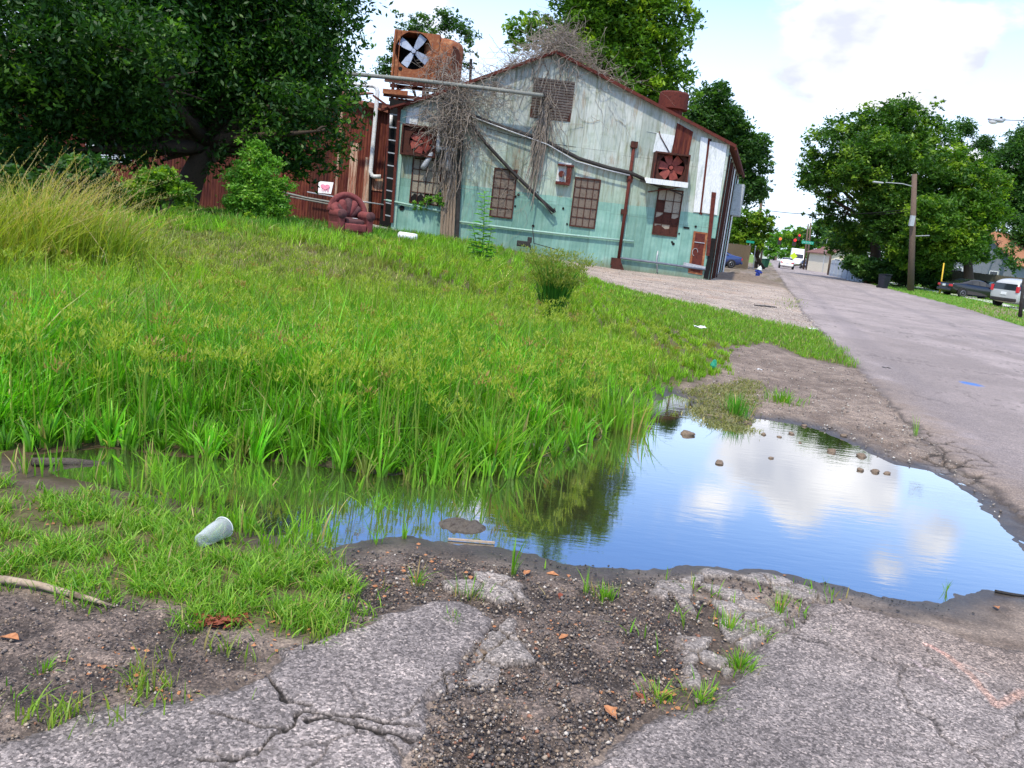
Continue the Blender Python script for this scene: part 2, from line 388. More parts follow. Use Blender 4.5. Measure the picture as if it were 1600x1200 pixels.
# ---- facade: faded mint sheet metal with streaks, rust, teal band along the bottom
def facade_mat(name, seam=.82, band=True):
    g = G(name); c = g.n('ShaderNodeTexCoord').outputs['Object']
    sep = g.n('ShaderNodeSeparateXYZ', {0: c}); x, y, z = sep.outputs
    xy = g.ma('ADD', x, g.ma('MULTIPLY', y, 1.0))
    st = g.noise(g.n('ShaderNodeMapping', {'Vector': c, 'Scale': (3.2, 3.2, .28)}).outputs[0], 1.6, 8, .65)
    big = g.noise(c, .55, 5, .6); med = g.noise(c, 3.0, 6, .65)
    base = g.ramp(big, [(.3, (.28, .40, .30)), (.5, (.40, .49, .41)), (.68, (.56, .60, .55))])
    up = g.n('ShaderNodeMapRange', {0: z, 1: 3.9, 2: 6.6, 3: 0.0, 4: 1.0}).outputs[0]
    base = g.mix(g.ma('MULTIPLY', up, .75), base, g.ramp(st, [(.3, (.30, .32, .30)), (.5, (.54, .55, .52)), (.7, (.76, .77, .74))]))
    base = g.mix(g.ma('MULTIPLY', g.ramp(st, [(.50, 0.), (.64, 1.)]), .75), base, (.17, .18, .10))
    base = g.mix(g.ma('MULTIPLY', g.ramp(med, [(.50, 0.), (.66, 1.)]), .5), base, (.26, .31, .20))
    base = g.mix(g.ma('MULTIPLY', g.ramp(g.noise(g.n('ShaderNodeMapping', {'Vector': c, 'Scale': (1.1, 1.1, .3), 'Location': (3, 1, 2)}).outputs[0], 2.0, 7, .7), [(.55, 0.), (.67, 1.)]), .75), base, (.30, .19, .10))
    if band:
        zz = g.ma('ADD', z, g.ma('MULTIPLY', med, .12))
        bf = g.ma('GREATER_THAN', 2.98, zz)
        teal = g.ramp(g.noise(c, 1.3, 7, .65), [(.3, (.15, .32, .265)), (.55, (.23, .42, .35)), (.75, (.33, .50, .43))])
        teal = g.mix(g.ma('MULTIPLY', g.ramp(st, [(.50, 0.), (.70, 1.)]), .5), teal, (.11, .22, .16))
        low = g.n('ShaderNodeMapRange', {0: g.ma('ADD', z, g.ma('MULTIPLY', med, .5)), 1: .75, 2: .35, 3: 0., 4: .7}).outputs[0]
        teal = g.mix(low, teal, (.17, .17, .10))
        base = g.mix(bf, base, teal)
    # seams between sheets
    fr = g.ma('FRACT', g.ma('DIVIDE', xy, seam)); s1 = g.ma('LESS_THAN', fr, .018)
    fz = g.ma('FRACT', g.ma('DIVIDE', g.ma('ADD', z, g.ma('MULTIPLY', g.ma('FLOOR', g.ma('DIVIDE', xy, seam * 3)), .11)), 2.55)); s2 = g.ma('LESS_THAN', fz, .008)
    sm = g.ma('MULTIPLY', g.ma('MAXIMUM', s1, s2), g.ramp(g.noise(c, 1.7, 3), [(.35, .1), (.6, .6)]))
    base = g.mix(sm, base, (.10, .10, .08))
    pan = g.n('ShaderNodeTexWhiteNoise', {'W': g.ma('ADD', g.ma('FLOOR', g.ma('DIVIDE', xy, seam)), g.ma('MULTIPLY', 7.0, g.ma('FLOOR', g.ma('DIVIDE', z, 2.55))))}, noise_dimensions='1D').outputs[0]
    base = g.mix(.75, base, g.ramp(pan, [(0, (.66, .69, .66)), (1, (1.12, 1.12, 1.1))]), 'MULTIPLY')
    rib = g.n('ShaderNodeTexWave', {'Vector': c, 'Scale': 1.9, 'Distortion': .4, 'Detail': 1}, wave_type='BANDS', bands_direction='X').outputs[0]
    h = g.ma('ADD', g.ma('MULTIPLY', rib, .5), g.ma('ADD', g.ma('MULTIPLY', med, .5), g.ma('MULTIPLY', pan, .6)))
    return g.fin(base, .62, g.bump(h, .5, .05), 0, .35)
FACADE = facade_mat('faded_mint_sheet')
def corr(name, stops, sc=3, dirn='X', ws=9.0):
    g = G(name); c = g.n('ShaderNodeTexCoord').outputs['Object']
    st = g.noise(g.n('ShaderNodeMapping', {'Vector': c, 'Scale': (3, 3, .35)}).outputs[0], sc, 7, .65)
    n = len(stops); col = g.ramp(st, [(.25 + .5 * i / (n - 1), s) for i, s in enumerate(stops)])
    pan = g.n('ShaderNodeSeparateXYZ', {0: c}).outputs[0]
    wn = g.n('ShaderNodeTexWhiteNoise', {'W': g.ma('FLOOR', g.ma('DIVIDE', pan, .9))}, noise_dimensions='1D').outputs[0]
    col = g.mix(.7, col, g.ramp(wn, [(0, (.45, .45, .45)), (1, (1.25, 1.2, 1.15))]), 'MULTIPLY')
    wv = g.n('ShaderNodeTexWave', {'Vector': c, 'Scale': ws, 'Distortion': 0.0}, wave_type='BANDS', bands_direction=dirn).outputs[0]
    return g.fin(col, .8, g.bump(wv, .9, .03), 0, .3)
CORR = corr('rusty_corrugated', [(.035, .008, .008), (.085, .014, .011), (.17, .045, .022), (.06, .012, .010)], ws=2.4)
CORRP = corr('pale_rusted_corrugated', [(.34, .20, .13), (.52, .38, .28), (.28, .09, .05), (.6, .48, .38)], ws=2.4)
CORRG = corr('grey_corrugated', [(.38, .44, .50), (.5, .55, .6)], dirn='Z', ws=2.6)
ROOFR = M('rusty_roof_sheet', [(.14, .04, .025), (.26, .10, .06), (.08, .03, .02)], 3, stretch=(1, 4, 1), rough=.85)
# ------------------------------------------------------------------ terrain
ZW = -0.035
PUD = PZ([(470, 845), (520, 856), (560, 842), (640, 836), (720, 848), (800, 862), (880, 880), (960, 886), (1040, 889), (1080, 883), (1160, 886), (1240, 897), (1300, 915), (1380, 935), (1470, 943), (1492, 930), (1540, 922), (1600, 932), (1720, 955), (1800, 930), (1740, 880),
    (1600, 862), (1562, 815), (1512, 768), (1455, 736), (1400, 726), (1345, 702), (1290, 674), (1240, 662), (1185, 655), (1158, 668), (1120, 662), (1088, 650), (1078, 625), (1050, 614), (1022, 628), (985, 655), (940, 680), (880, 705), (800, 730), (700, 745), (600, 742), (450, 722), (300, 716), (150, 700), (50, 712), (90, 745), (200, 765), (300, 792), (380, 822)], ZW)
LOT = PZ([(-900, 640), (-300, 690), (0, 698), (150, 690), (300, 705), (450, 716), (600, 738), (700, 748), (770, 742), (800, 738), (840, 735), (880, 705), (940, 678), (985, 650), (1022, 622), (1050, 606), (1075, 598), (1130, 588), (1145, 548), (1200, 538), (1262, 560), (1337, 574), (1310, 545), (1270, 517), (1200, 505), (1100, 482), (1000, 463), (920, 445), (860, 420)]) + [(-1.5, 37.7), (-34, 38.5), (-40, 20), (-20, 6)]
FG = PZ([(-500, 740), (0, 752), (200, 770), (300, 797), (400, 835), (520, 862), (548, 880), (550, 920), (545, 955), (515, 990), (460, 985), (400, 985), (345, 972), (300, 945), (140, 925), (0, 912), (-400, 925)])
def Hbase(x, y):
    m = 0.62 * sstep(8, 20, y) * sstep(4.5, -4.5, x)
    m = m * (1 - .25 * sstep(22, 36, y))
    road = x - (3.3 + y * .272)
    m = m + .05 * sstep(-1.0, -4, road) * sstep(10, 16, y) + 0.10 * sstep(8.6, 10.5, road) * sstep(10, 30, y)
    m = m + 60 * sstep(400, 1800, y) * 0
    return m
def H(x, y, fine=True):
    x = np.asarray(x, dtype=float); y = np.asarray(y, dtype=float)
    b = Hbase(x, y)
    r = np.hypot(x, y)
    near = (r < 11) & (r > .5)
    z = b.copy()
    if near.any():
        xs, ys = x[near], y[near]
        sd = sdpoly(xs, ys, PUD) + (fbm(xs * 6, ys * 6, 3, 3) - .5) * .10 + (fbm(xs * 25, ys * 25, 5, 2) - .5) * .035
        prof = np.clip(sd * .11, -.10, .0) + np.clip(sd, 0, .5) * .085
        lim = ZW + prof
        z[near] = b[near] + np.minimum(0, lim - 0 + np.where(sd > .42, 9, 0)) * 1.0
    return z
def Hs(x, y): return float(H(np.array([x]), np.array([y]))[0])
def PT(px, py, dz=0.0, it=6):   # ground point seen at a picture position
    z = 0.0
    for _ in range(it):
        p = Z(px, py, z); z = Hs(p.x, p.y)
    return Vector((p.x, p.y, z + dz))

ROADP = PZ([(1197.6, 400.6), (1210, 420), (1222, 438), (1231, 453), (1243, 466), (1252, 489), (1270, 508), (1300, 535), (1340, 575), (1362, 600), (1395, 640), (1440, 690), (1490, 728), (1550, 765), (1600, 805), (1700, 850), (1850, 905)])
ROADP = ROADP + [(7.5, 3.5), (14, 14)] + PZ([(1600, 511), (1500, 480), (1430, 462), (1360, 444), (1300, 428), (1247, 414), (1198.6, 400.6)])
SLAB1 = PZ([(-300, 1215), (0, 1160), (120, 1122), (250, 1096), (330, 1080), (400, 1062), (440, 1020), (520, 993), (600, 962), (650, 945), (700, 938), (745, 948), (770, 985), (742, 1008), (745, 1045), (705, 1062), (682, 1100), (652, 1150), (640, 1200), (620, 1300), (-400, 1500)])
SLAB2 = PZ([(905, 1300), (920, 1200), (1000, 1130), (1090, 1098), (1140, 1060), (1165, 1020), (1225, 985), (1250, 945), (1310, 938), (1400, 965), (1470, 985), (1540, 1010), (1640, 1020), (1800, 1030), (2300, 1180), (2100, 1500), (900, 1500)])
CHUNK = PZ([(1020, 905), (1090, 890), (1180, 892), (1260, 905), (1290, 930), (1255, 945), (1225, 985), (1165, 1020), (1140, 1060), (1090, 1100), (1050, 1085), (1070, 1030), (1090, 990), (1080, 950), (1030, 930)])
CHUNK2 = PZ([(640, 905), (720, 890), (800, 900), (815, 940), (830, 1000), (840, 1040), (800, 1070), (705, 1075), (740, 1010), (770, 985), (745, 948), (660, 940)])
ALLI = PZ([(1415, 655), (1470, 680), (1540, 725), (1545, 765), (1500, 745), (1430, 705)])
DRIVE = PZ([(560, 340), (700, 372), (800, 396), (920, 442), (1000, 462), (1100, 482), (1200, 505), (1270, 517), (1282, 500), (1252, 470), (1215, 440), (1175, 432), (1100, 400), (800, 360)], .03)
DIRT = PZ([(1140, 545), (1200, 540), (1262, 565), (1338, 578), (1400, 630), (1460, 690), (1560, 770), (1620, 870), (1500, 830), (1300, 700), (1150, 660), (1060, 610), (1120, 585)])
RUB = PZ([(545, 870), (640, 860), (760, 880), (900, 900), (1040, 900), (1100, 960), (1080, 1060), (1000, 1120), (900, 1210), (860, 1500), (600, 1500), (650, 1150), (700, 1062), (740, 1010), (740, 945), (640, 945), (540, 985), (520, 940)])
RUBL = PZ([(-400, 930), (0, 925), (140, 935), (300, 955), (340, 980), (420, 1000), (420, 1060), (250, 1100), (0, 1165), (-300, 1240)])
VERGE_R = PZ([(1247, 414), (1300, 428), (1360, 444), (1430, 462), (1500, 480), (1600, 511), (2200, 640), (2200, 560), (1600, 455), (1400, 430), (1300, 416), (1250, 408.5)])
WALKP = PZ([(1300, 420.5), (1380, 443), (1480, 462), (1545, 476), (1800, 545), (1800, 540), (1548, 472.5), (1480, 458.5), (1380, 440), (1300, 418.5)])
CRACKS = [[(0, 1140), (60, 1120), (130, 1110)], [(330, 1130), (400, 1143), (440, 1150), (480, 1120), (560, 1125), (640, 1145)], [(415, 1060), (445, 1105), (480, 1110)], [(440, 1150), (400, 1190), (300, 1200)], [(480, 1000), (430, 1025), (405, 1062)], [(480, 1135), (520, 1128), (600, 1150), (640, 1160)], [(680, 1060), (735, 1042)], [(685, 1050), (690, 1085), (730, 1080)],
          [(1260, 940), (1265, 960), (1255, 975)], [(1140, 985), (1190, 975), (1215, 955), (1300, 935)], [(1540, 540), (1520, 560)], [(480, 1010), (520, 985)], [(1420, 940), (1500, 950), (1600, 952)]]
CRACKS = [PZ(c) for c in CRACKS]

# polar sheet: fine near the viewer, reaching the horizon
rr = [0.25, .5, .8, 1.1, 1.3, 1.5]; d = .0036
while rr[-1] < 3000:
    r_ = rr[-1]; rr.append(r_ * (1 + (d if r_ < 9 else (.008 if r_ < 45 else .05))))
rr = np.array(rr)
az = np.concatenate([np.linspace(-180, -46, 30)[:-1], np.linspace(-46, -40, 8)[:-1], np.arange(-40, 40.01, .125), np.linspace(40, 46, 8)[1:], np.linspace(46, 180, 30)[1:-1]])
AZ, RR = np.meshgrid(np.radians(az), rr); nr, na = RR.shape
X = (RR * np.sin(AZ)).ravel(); Y = (RR * np.cos(AZ)).ravel(); n_ = X.size
nearm = RR.ravel() < 46
zz = np.zeros(n_); zz[nearm] = H(X[nearm], Y[nearm]); zz[~nearm] = Hbase(X[~nearm], Y[~nearm])
jx = (fbm(X * 7, Y * 7, 21, 3) - .5) * .16; jy = (fbm(X * 7, Y * 7, 31, 3) - .5) * .16
jf = (fbm(X * 30, Y * 30, 41, 2) - .5) * .05
def msk(P, w=.05, rmax=1e9):
    out = np.zeros(n_); s = RR.ravel() < rmax
    out[s] = sstep(w, -w, sdpoly(X[s], Y[s], P) + (jx[s] + jf[s]))
    return out
f1 = fbm(X * 1.3, Y * 1.3, 51, 5); f2 = fbm(X * 9, Y * 9, 61, 4); f3 = fbm(X * 45, Y * 45, 71, 2)
def C(*c): return np.array(c)[None, :]
def mx(a, b, t): return a * (1 - t[:, None]) + b * t[:, None]
soil = mx(np.repeat(C(.075, .07, .028), n_, 0), C(.13, .11, .05), f2)
dirt = mx(np.repeat(C(.16, .125, .10), n_, 0), C(.30, .245, .20), sstep(.3, .7, f2 * .6 + f1 * .4))
grav = mx(np.repeat(C(.27, .23, .20), n_, 0), C(.46, .39, .33), sstep(.3, .7, f1 * .6 + f2 * .4)); grav = mx(grav, C(.42, .29, .21), sstep(.6, .75, fbm(X * .9, Y * 2.2, 81, 4)) * .6)
rub = mx(np.repeat(C(.065, .053, .046), n_, 0), C(.155, .125, .105), sstep(.25, .75, f2))
verge = mx(np.repeat(C(.10, .20, .025), n_, 0), C(.17, .28, .04), f2)
col = soil.copy(); spk = np.full(n_, .25)
far = sstep(70, 130, RR.ravel())
col = mx(col, verge, np.maximum(far, msk(VERGE_R, .3)))
def lay(mask, c, s):
    global col, spk
    col = mx(col, c, mask); spk = spk * (1 - mask) + s * mask
lay((RR.ravel() < 30) * (1 - np.maximum(msk(LOT, .15, 45), msk(FG, .1, 10))) * (X > -3), mx(dirt * .55, dirt * .95, sstep(.35, .6, f1)), .6)
mD = msk(DRIVE, .15, 80); lay(mD, grav, .5)
behind = sstep(39, 44, Y) * sstep(150, 110, Y) * sstep(-30, -14, X - (3.3 + Y * .272)) * sstep(1.5, -.5, X - (3.3 + Y * .272))
lay(behind, mx(grav * .75, C(.15, .12, .07), sstep(.4, .6, f1)), .4)
mDi = msk(DIRT, .12, 20); lay(mDi, dirt, .75)
mR = msk(RUB, .08, 8); lay(mR, rub, 1.0)
mRL = msk(RUBL, .08, 8); lay(mRL, rub * 1.15, 1.0)
sdp = np.full(n_, 9.); s_ = RR.ravel() < 12; sdp[s_] = sdpoly(X[s_], Y[s_], PUD)
wetm = sstep(.38, .0, sdp + jx * 1.4) ; lay(sstep(.9, .3, np.hypot((X + 4.6 + .25 * (Y - 13)) / 4.2, (Y - 14.3) / 3.0)), mx(np.repeat(C(.14, .14, .05), n_, 0), C(.22, .19, .09), f2), .2)
lay(wetm * (X > -1.2) * (1 - .0), mx(np.repeat(C(.05, .044, .04), n_, 0), C(.09, .078, .065), f2), .35)
lay(wetm * sstep(-.6, -1.4, X), C(.07, .048, .03), .2)
lay(sstep(.0, -.12, sdp), C(.05, .042, .022), .15)
pinkr = mx(np.repeat(C(.27, .18, .14), n_, 0), C(.33, .25, .2), f2)
lay(msk(PZ([(1500, 482), (1600, 505), (2000, 600), (2000, 580), (1600, 492), (1560, 480)]), .2), pinkr, .3)
# painting the sheet labels
sroad = sdpoly(X, Y, ROADP) + np.where(RR.ravel() < 25, jx * .7 + jf, 0)
isroad = (sroad < 0) & ((Y > 2.2))
s8 = RR.ravel() < 7
sp1 = np.full(n_, 9.); sp2 = np.full(n_, 9.)
sp1[s8] = sdpoly(X[s8], Y[s8], SLAB1) + jx[s8] * .8 + jf[s8]; sp2[s8] = sdpoly(X[s8], Y[s8], SLAB2) + jx[s8] * .6 + jf[s8]
spav = np.minimum(sp1, sp2)
backp = (Y < 1.2) | (RR.ravel() < 1.2); spav = np.where(backp & (RR.ravel() < 14), -1, spav)
# broken pieces beside the slabs
chk = np.zeros(n_); gapm = np.zeros(n_)
vd, vid = vor(X * 7.5 + f1 * 1.2, Y * 7.5, 4)
for P_, th in ((CHUNK, .30), (CHUNK2, .42)):
    a = np.full(n_, 9.); a[s8] = sdpoly(X[s8], Y[s8], P_) + jx[s8]
    gapm = np.maximum(gapm, sstep(.02, -.04, a) * sstep(.13, .05, vd + f3 * .05))
    chk = np.maximum(chk, sstep(.03, -.03, a) * (vid > th) * sstep(.055, .10, vd + f3 * .05))
vd2, vid2 = vor(X * 4.2 + 3 + f1, Y * 4.2 + f2 * .4, 14)
al = np.full(n_, 9.); al[s_] = sdpoly(X[s_], Y[s_], ALLI) + jx[s_] * 1.2
allim = sstep(.1, -.05, al)
crk = np.full(n_, 9.)
for c_ in CRACKS:
    crk[s_] = np.minimum(crk[s_], sdline(X[s_] + jx[s_] * .45 + jf[s_] * .4, Y[s_] + jy[s_] * .45, c_))
cw = .0045 + .008 * sstep(.3, .8, f2)
crack = sstep(cw * 1.0, cw * .35, crk)
mic = sstep(.03, .010, vor(X * 2.3 + f1 * 2.2 + f2 * .25, Y * 2.3 + f2 * .3, 77)[0]) * sstep(.46, .56, f1) * (RR.ravel() < 8)
# relief
grain = (f3 - .5) * .006 * (RR.ravel() < 10)
pav_h = .016 + grain * .6 - .016 * sstep(-.05, 0, spav) + (fbm(X * 2, Y * 2, 9, 2) - .5) * .012
ispav = spav < 0
rubh = (mR + mRL) * ((f2 - .5) * .03 + grain * 1.3) + mDi * (f2 - .5) * .03
nd = (RR.ravel() < 12)
zz = zz + np.where(ispav, 0, rubh * sstep(.0, .15, sdp) + sstep(0, .1, sdp) * np.where(nd, (f2 - .5) * .014, 0))
zz = np.where(ispav & (sdp > .03), zz + pav_h - crack * .010 - mic * .005, zz)
zz = zz + chk * (~ispav) * (.017 + (vid - .5) * .014)
zz = np.where(isroad, zz * (RR.ravel() < 12) + .018 * sstep(0, -.15, sroad) + .012, zz)
edge = sstep(-.25, 0, sroad) * (RR.ravel() < 14)
zz = zz - allim * sstep(.10, .03, vd2) * .015
pv = mx(np.repeat(C(.19, .172, .166), n_, 0), C(.31, .28, .265), sstep(.3, .7, f1 * .5 + f2 * .5))
pv = mx(pv, C(.10, .088, .08), sstep(.30, -.02, sdp + jx) * .8)
pv = mx(pv, C(.25, .20, .165), sstep(.9, 2.2, X) * sstep(2.55, 3.1, Y) * .75)           # silt washed over the slab
pv = mx(pv, C(.02, .017, .015), np.clip(crack + mic * .6, 0, 1))
pv = mx(pv, C(.07, .06, .055), sstep(-.06, 0, spav) * .6 * (~backp))
# faded utility paint strokes
for P_, c_, w_ in ((PZ([(1447, 1014), (1475, 1030)]), (.62, .36, .30), .018), (PZ([(1425, 1040), (1482, 1075)]), (.60, .50, .50), .010), (PZ([(1475, 1030), (1520, 1065), (1555, 1110), (1600, 1088)]), (.50, .32, .25), .022), (PZ([(1490, 1040), (1545, 1062)]), (.42, .30, .25), .010)):
    dl = np.full(n_, 9.); dl[s8] = sdline(X[s8] + jx[s8] * .15, Y[s8] + jy[s8] * .15, P_)
    pv = mx(pv, C(*c_), sstep(w_, w_ * .5, dl) * sstep(.2, .6, f3 + .2) * .6)
rd = mx(np.repeat(C(.28, .248, .24), n_, 0), C(.37, .325, .315), sstep(.3, .7, f1 * .7 + f2 * .3))
u_ = X * .963 - Y * .27; rd = mx(rd, C(.20, .18, .19), sstep(.35, .1, np.abs(((u_ - 3.9) % 3.6) - 1.8)) * .35)
rd = mx(rd, C(.24, .19, .15), sstep(-.7, .0, sroad + jx * 2) * (RR.ravel() < 12) * .8)
rd = mx(rd, C(.06, .05, .045), sstep(-.10, .0, sroad + jx * .5) * .8)
rd = mx(rd, C(.10, .085, .08), sstep(.022, .006, vor(X * .55 + f1 * 1.6, Y * .38 + f2 * .25, 97)[0]) * sstep(.50, .60, fbm(X * .3, Y * .3, 98, 2)) * (RR.ravel() < 45) * .75)
rd = mx(rd, C(.22, .19, .18), sstep(.60, .66, fbm(X * .5, Y * .16, 99, 4)) * .5)
P_ = Z(1516, 603); bl = np.hypot((X - P_.x) * 1.0, (Y - P_.y) * .9) + jx * .6
rd = mx(rd, C(.04, .20, .62), sstep(.17, .09, bl) * .85)
colg = mx(mx(col, C(.035, .028, .024), gapm * .8), C(.25, .228, .21) * (.8 + .4 * vid)[:, None], chk)
colg = mx(colg, C(.03, .026, .022), allim * sstep(.10, .03, vd2) * .9 * (~isroad)); rd = mx(rd, C(.03, .026, .022), allim * sstep(.10, .03, vd2) * .9)
colg = mx(colg, C(.22, .19, .165), allim * sstep(.10, .2, vd2) * .7)
spk = np.maximum(spk, chk * .9)
wet = np.clip(sstep(.30, .02, sdp + jx) , 0, 1)
fullc = np.where(isroad[:, None], rd, np.where(ispav[:, None], pv, colg))
fspk = np.where(isroad, .55, np.where(ispav, 1.0, spk))
V = np.stack([X, Y, zz], 1)
idx = np.arange(n_).reshape(nr, na)
a = idx[:-1, :]; b = idx[1:, :]
Q = np.stack([a, np.roll(a, -1, 1), np.roll(b, -1, 1), b], -1).reshape(-1, 4)[:, ::-1]
lab = np.where(isroad, 1, np.where(ispav, 2, 0)); fl = lab[Q]; fl = np.where((fl == fl[:, :1]).all(1), fl[:, 0], np.max(fl, 1))
def gmat(name, bumpd):
    g = G(name); c = g.n('ShaderNodeTexCoord').outputs['Object']; a = g.n('ShaderNodeVertexColor', layer_name='Col').outputs[0]
    sp = g.n('ShaderNodeAttribute', attribute_name='spk').outputs['Fac']; we = g.n('ShaderNodeAttribute', attribute_name='wet').outputs['Fac']
    v1 = g.n('ShaderNodeTexVoronoi', {'Vector': c, 'Scale': 135.0, 'Randomness': 1.0}); v2 = g.n('ShaderNodeTexVoronoi', {'Vector': c, 'Scale': 320.0})
    r1 = g.n('ShaderNodeSeparateColor', {0: v1.outputs['Color']}).outputs[0]; r2 = g.n('ShaderNodeSeparateColor', {0: v2.outputs['Color']}).outputs[1]
    k = g.ramp(r1, [(0., (.35, .34, .34)), (.5, (.8, .78, .77)), (.82, (1.15, 1.13, 1.12)), (.94, (1.45, 1.4, 1.36)), (1., (1.9, 1.8, 1.7))])
    k2 = g.ramp(r2, [(0., (.55, .55, .55)), (.6, (1, 1, 1)), (1., (1.7, 1.65, 1.6))])
    k = g.mix(.6, k, k2, 'MULTIPLY')
    k = g.mix(g.ma('SUBTRACT', 1.0, sp, True), k, (1, 1, 1)); col = g.mix(1.0, a, k, 'MULTIPLY')
    n = g.noise(c, 14, 6); col = g.mix(.35, col, g.ramp(n, [(.3, (.70, .66, .64)), (.7, (1.28, 1.22, 1.18))]), 'MULTIPLY')
    h = g.ma('ADD', g.ma('MULTIPLY', g.ma('MULTIPLY', r1, sp), .7), n)
    rough = g.n('ShaderNodeMapRange', {0: we, 1: 0., 2: 1., 3: .88, 4: .42}).outputs[0]
    return g.fin(col, rough, g.bump(h, .55, bumpd), 0, .35)
GM = gmat('ground_surface', .006)
for k, nm in ((0, 'ground'), (1, 'road'), (2, 'old_pavement')):
    q = Q[fl == k]; u, inv = np.unique(q, return_inverse=True); q2 = inv.reshape(q.shape)
    o = npmesh(nm, V[u], [q2], GM, col=fullc[u], smooth=True, extra={'spk': fspk[u], 'wet': wet[u]})
    o['kind'] = 'structure'
# ---- puddle
g = G('puddle_water'); c = g.n('ShaderNodeTexCoord').outputs['Object']
w1 = g.noise(g.n('ShaderNodeMapping', {'Vector': c, 'Scale': (1.4, 5.0, 1), 'Rotation': (0, 0, .1)}).outputs[0], 3.6, 4, .55)
w2 = g.noise(c, 1.1, 2)
nb = g.bump(g.ma('MULTIPLY', w1, g.ramp(w2, [(.35, .35), (.65, 1.)])), .013, .05)
fz = g.n('ShaderNodeFresnel', {'IOR': 1.95, 'Normal': nb}).outputs[0]
mur = g.noise(c, 2.0, 5)
dif = g.n('ShaderNodeBsdfTransparent', {'Color': (.50, .44, .27, 1)}); mu = g.n('ShaderNodeBsdfDiffuse', {'Color': g.ramp(mur, [(.3, (.045, .040, .022)), (.7, (.075, .066, .036))])})
mm = g.n('ShaderNodeMixShader', {0: .6, 1: dif.outputs[0], 2: mu.outputs[0]})
gl = g.n('ShaderNodeBsdfGlossy', {'Color': (1, 1, 1, 1), 'Roughness': .012, 'Normal': nb})
ms = g.n('ShaderNodeMixShader', {0: g.ma('ADD', g.ma('MULTIPLY', fz, 1.2), .30, True), 1: mm.outputs[0], 2: gl.outputs[0]}); g.t.links.new(ms.outputs[0], g.out.inputs[0])
mb = MB(); cx = sum(p[0] for p in PUD) / len(PUD); cy = sum(p[1] for p in PUD) / len(PUD)
# widen the outline a little so the shore is where the ground rises out of the water
pp = []
for i, p in enumerate(PUD):
    q0 = Vector(PUD[i - 1]); q1 = Vector(PUD[(i + 1) % len(PUD)]); t = (q1 - q0).normalized(); nn = Vector((t.y, -t.x))
    tst = Vector(p) + nn * .02; s = sdpoly(np.array([tst.x]), np.array([tst.y]), PUD)[0]
    nn = nn if s > 0 else -nn; w = Vector(p) + nn * .09; pp.append((w.x, w.y, ZW))
mb.add(pp, [tuple(range(len(pp)))]); o = obj('puddle_water', mb, g.m); o['kind'] = 'structure'
# far sidewalk beyond the road
mb = MB(); w3 = [(x, y, .135) for x, y in WALKP]; mb.prism([(x, y, .06) for x, y in WALKP], (0, 0, .09)); o = obj('sidewalk', mb, WALK); o['kind'] = 'structure'
# ------------------------------------------------------------------ grass
def blades(P, h, w, lean, az_, colr, segs=4, tipc=None, rootdark=True):
    """arrays: P (n,3) roots, h heights, w widths, lean = horizontal reach / height, az_ direction of bend"""
    n = len(P); t = np.linspace(0, 1, segs + 1)[None, :, None]
    dirv = np.stack([np.cos(az_), np.sin(az_), np.zeros(n)], 1)[:, None, :]
    up = np.array([0, 0, 1.])[None, None, :]
    hh = h[:, None, None]; ln = lean[:, None, None]
    droop = np.clip(ln - .55, 0, 2)
    cen = P[:, None, :] + up * hh * (t - .45 * droop * t ** 3) + dirv * hh * ln * (t ** 1.9)
    fa = az_ + rng.uniform(-1.2, 1.2, n) + math.pi / 2
    sv = np.stack([np.cos(fa), np.sin(fa), np.zeros(n)], 1)[:, None, :]
    wt = np.array([.55, 1., .92, .62, .0, .0])[:segs] if segs == 4 else np.array([.8, .8, .5])[:segs]
    wv = (w[:, None] * wt[None, :])[:, :, None] * .5
    Lf = cen[:, :segs] - sv * wv; Rg = cen[:, :segs] + sv * wv; tip = cen[:, segs:segs + 1]
    V = np.concatenate([np.stack([Lf, Rg], 2).reshape(n, segs * 2, 3), tip], 1); k = segs * 2 + 1
    o = (np.arange(n) * k)[:, None]
    qs = np.concatenate([np.stack([o[:, 0] + 2 * i, o[:, 0] + 2 * i + 1, o[:, 0] + 2 * i + 3, o[:, 0] + 2 * i + 2], 1) for i in range(segs - 1)], 0)
    tr = np.stack([o[:, 0] + 2 * segs - 2, o[:, 0] + 2 * segs - 1, o[:, 0] + 2 * segs], 1)
    cc = np.repeat(colr[:, None, :], k, 1)
    tt = np.concatenate([np.repeat(np.linspace(0, 1, segs + 1)[:segs], 2), [1.]])
    if rootdark:                     # blades turn a dull straw brown towards the foot
        f = np.clip(1 - tt / .22, 0, 1)[None, :, None] * .6; cc = cc * (1 - f) + np.array([.16, .14, .05])[None, None, :] * f
    return V.reshape(-1, 3), qs, tr, cc.reshape(-1, 3)
def grass_obj(name, parts, mat_=None, parent=None, loc=None):
    Vs = []; Qs = []; Ts = []; Cs = []; k = 0
    for V, q, t, c in parts: Vs.append(V); Qs.append(q + k); Ts.append(t + k); Cs.append(c); k += len(V)
    return npmesh(name, np.concatenate(Vs), [np.concatenate(Qs), np.concatenate(Ts)], mat_ or GRASS, parent, col=np.concatenate(Cs), loc=loc)
def inside(P, x, y): return sdpoly(x, y, P) < 0
MARSH = PZ([(-600, 690), (0, 695), (300, 705), (600, 735), (700, 745), (650, 775), (560, 800), (500, 838), (440, 850), (300, 800), (100, 752), (-500, 745)])
STRIP = PZ([(500, 985), (400, 1065), (250, 1095), (0, 1160), (-200, 1200), (-200, 1170), (0, 1120), (150, 1080), (280, 1030), (360, 985), (440, 975)])
def lum(c, k): return np.clip(c * k, 0, 1)
def colmix(n, a, b, t): return np.array(a)[None] * (1 - t[:, None]) + np.array(b)[None] * t[:, None]
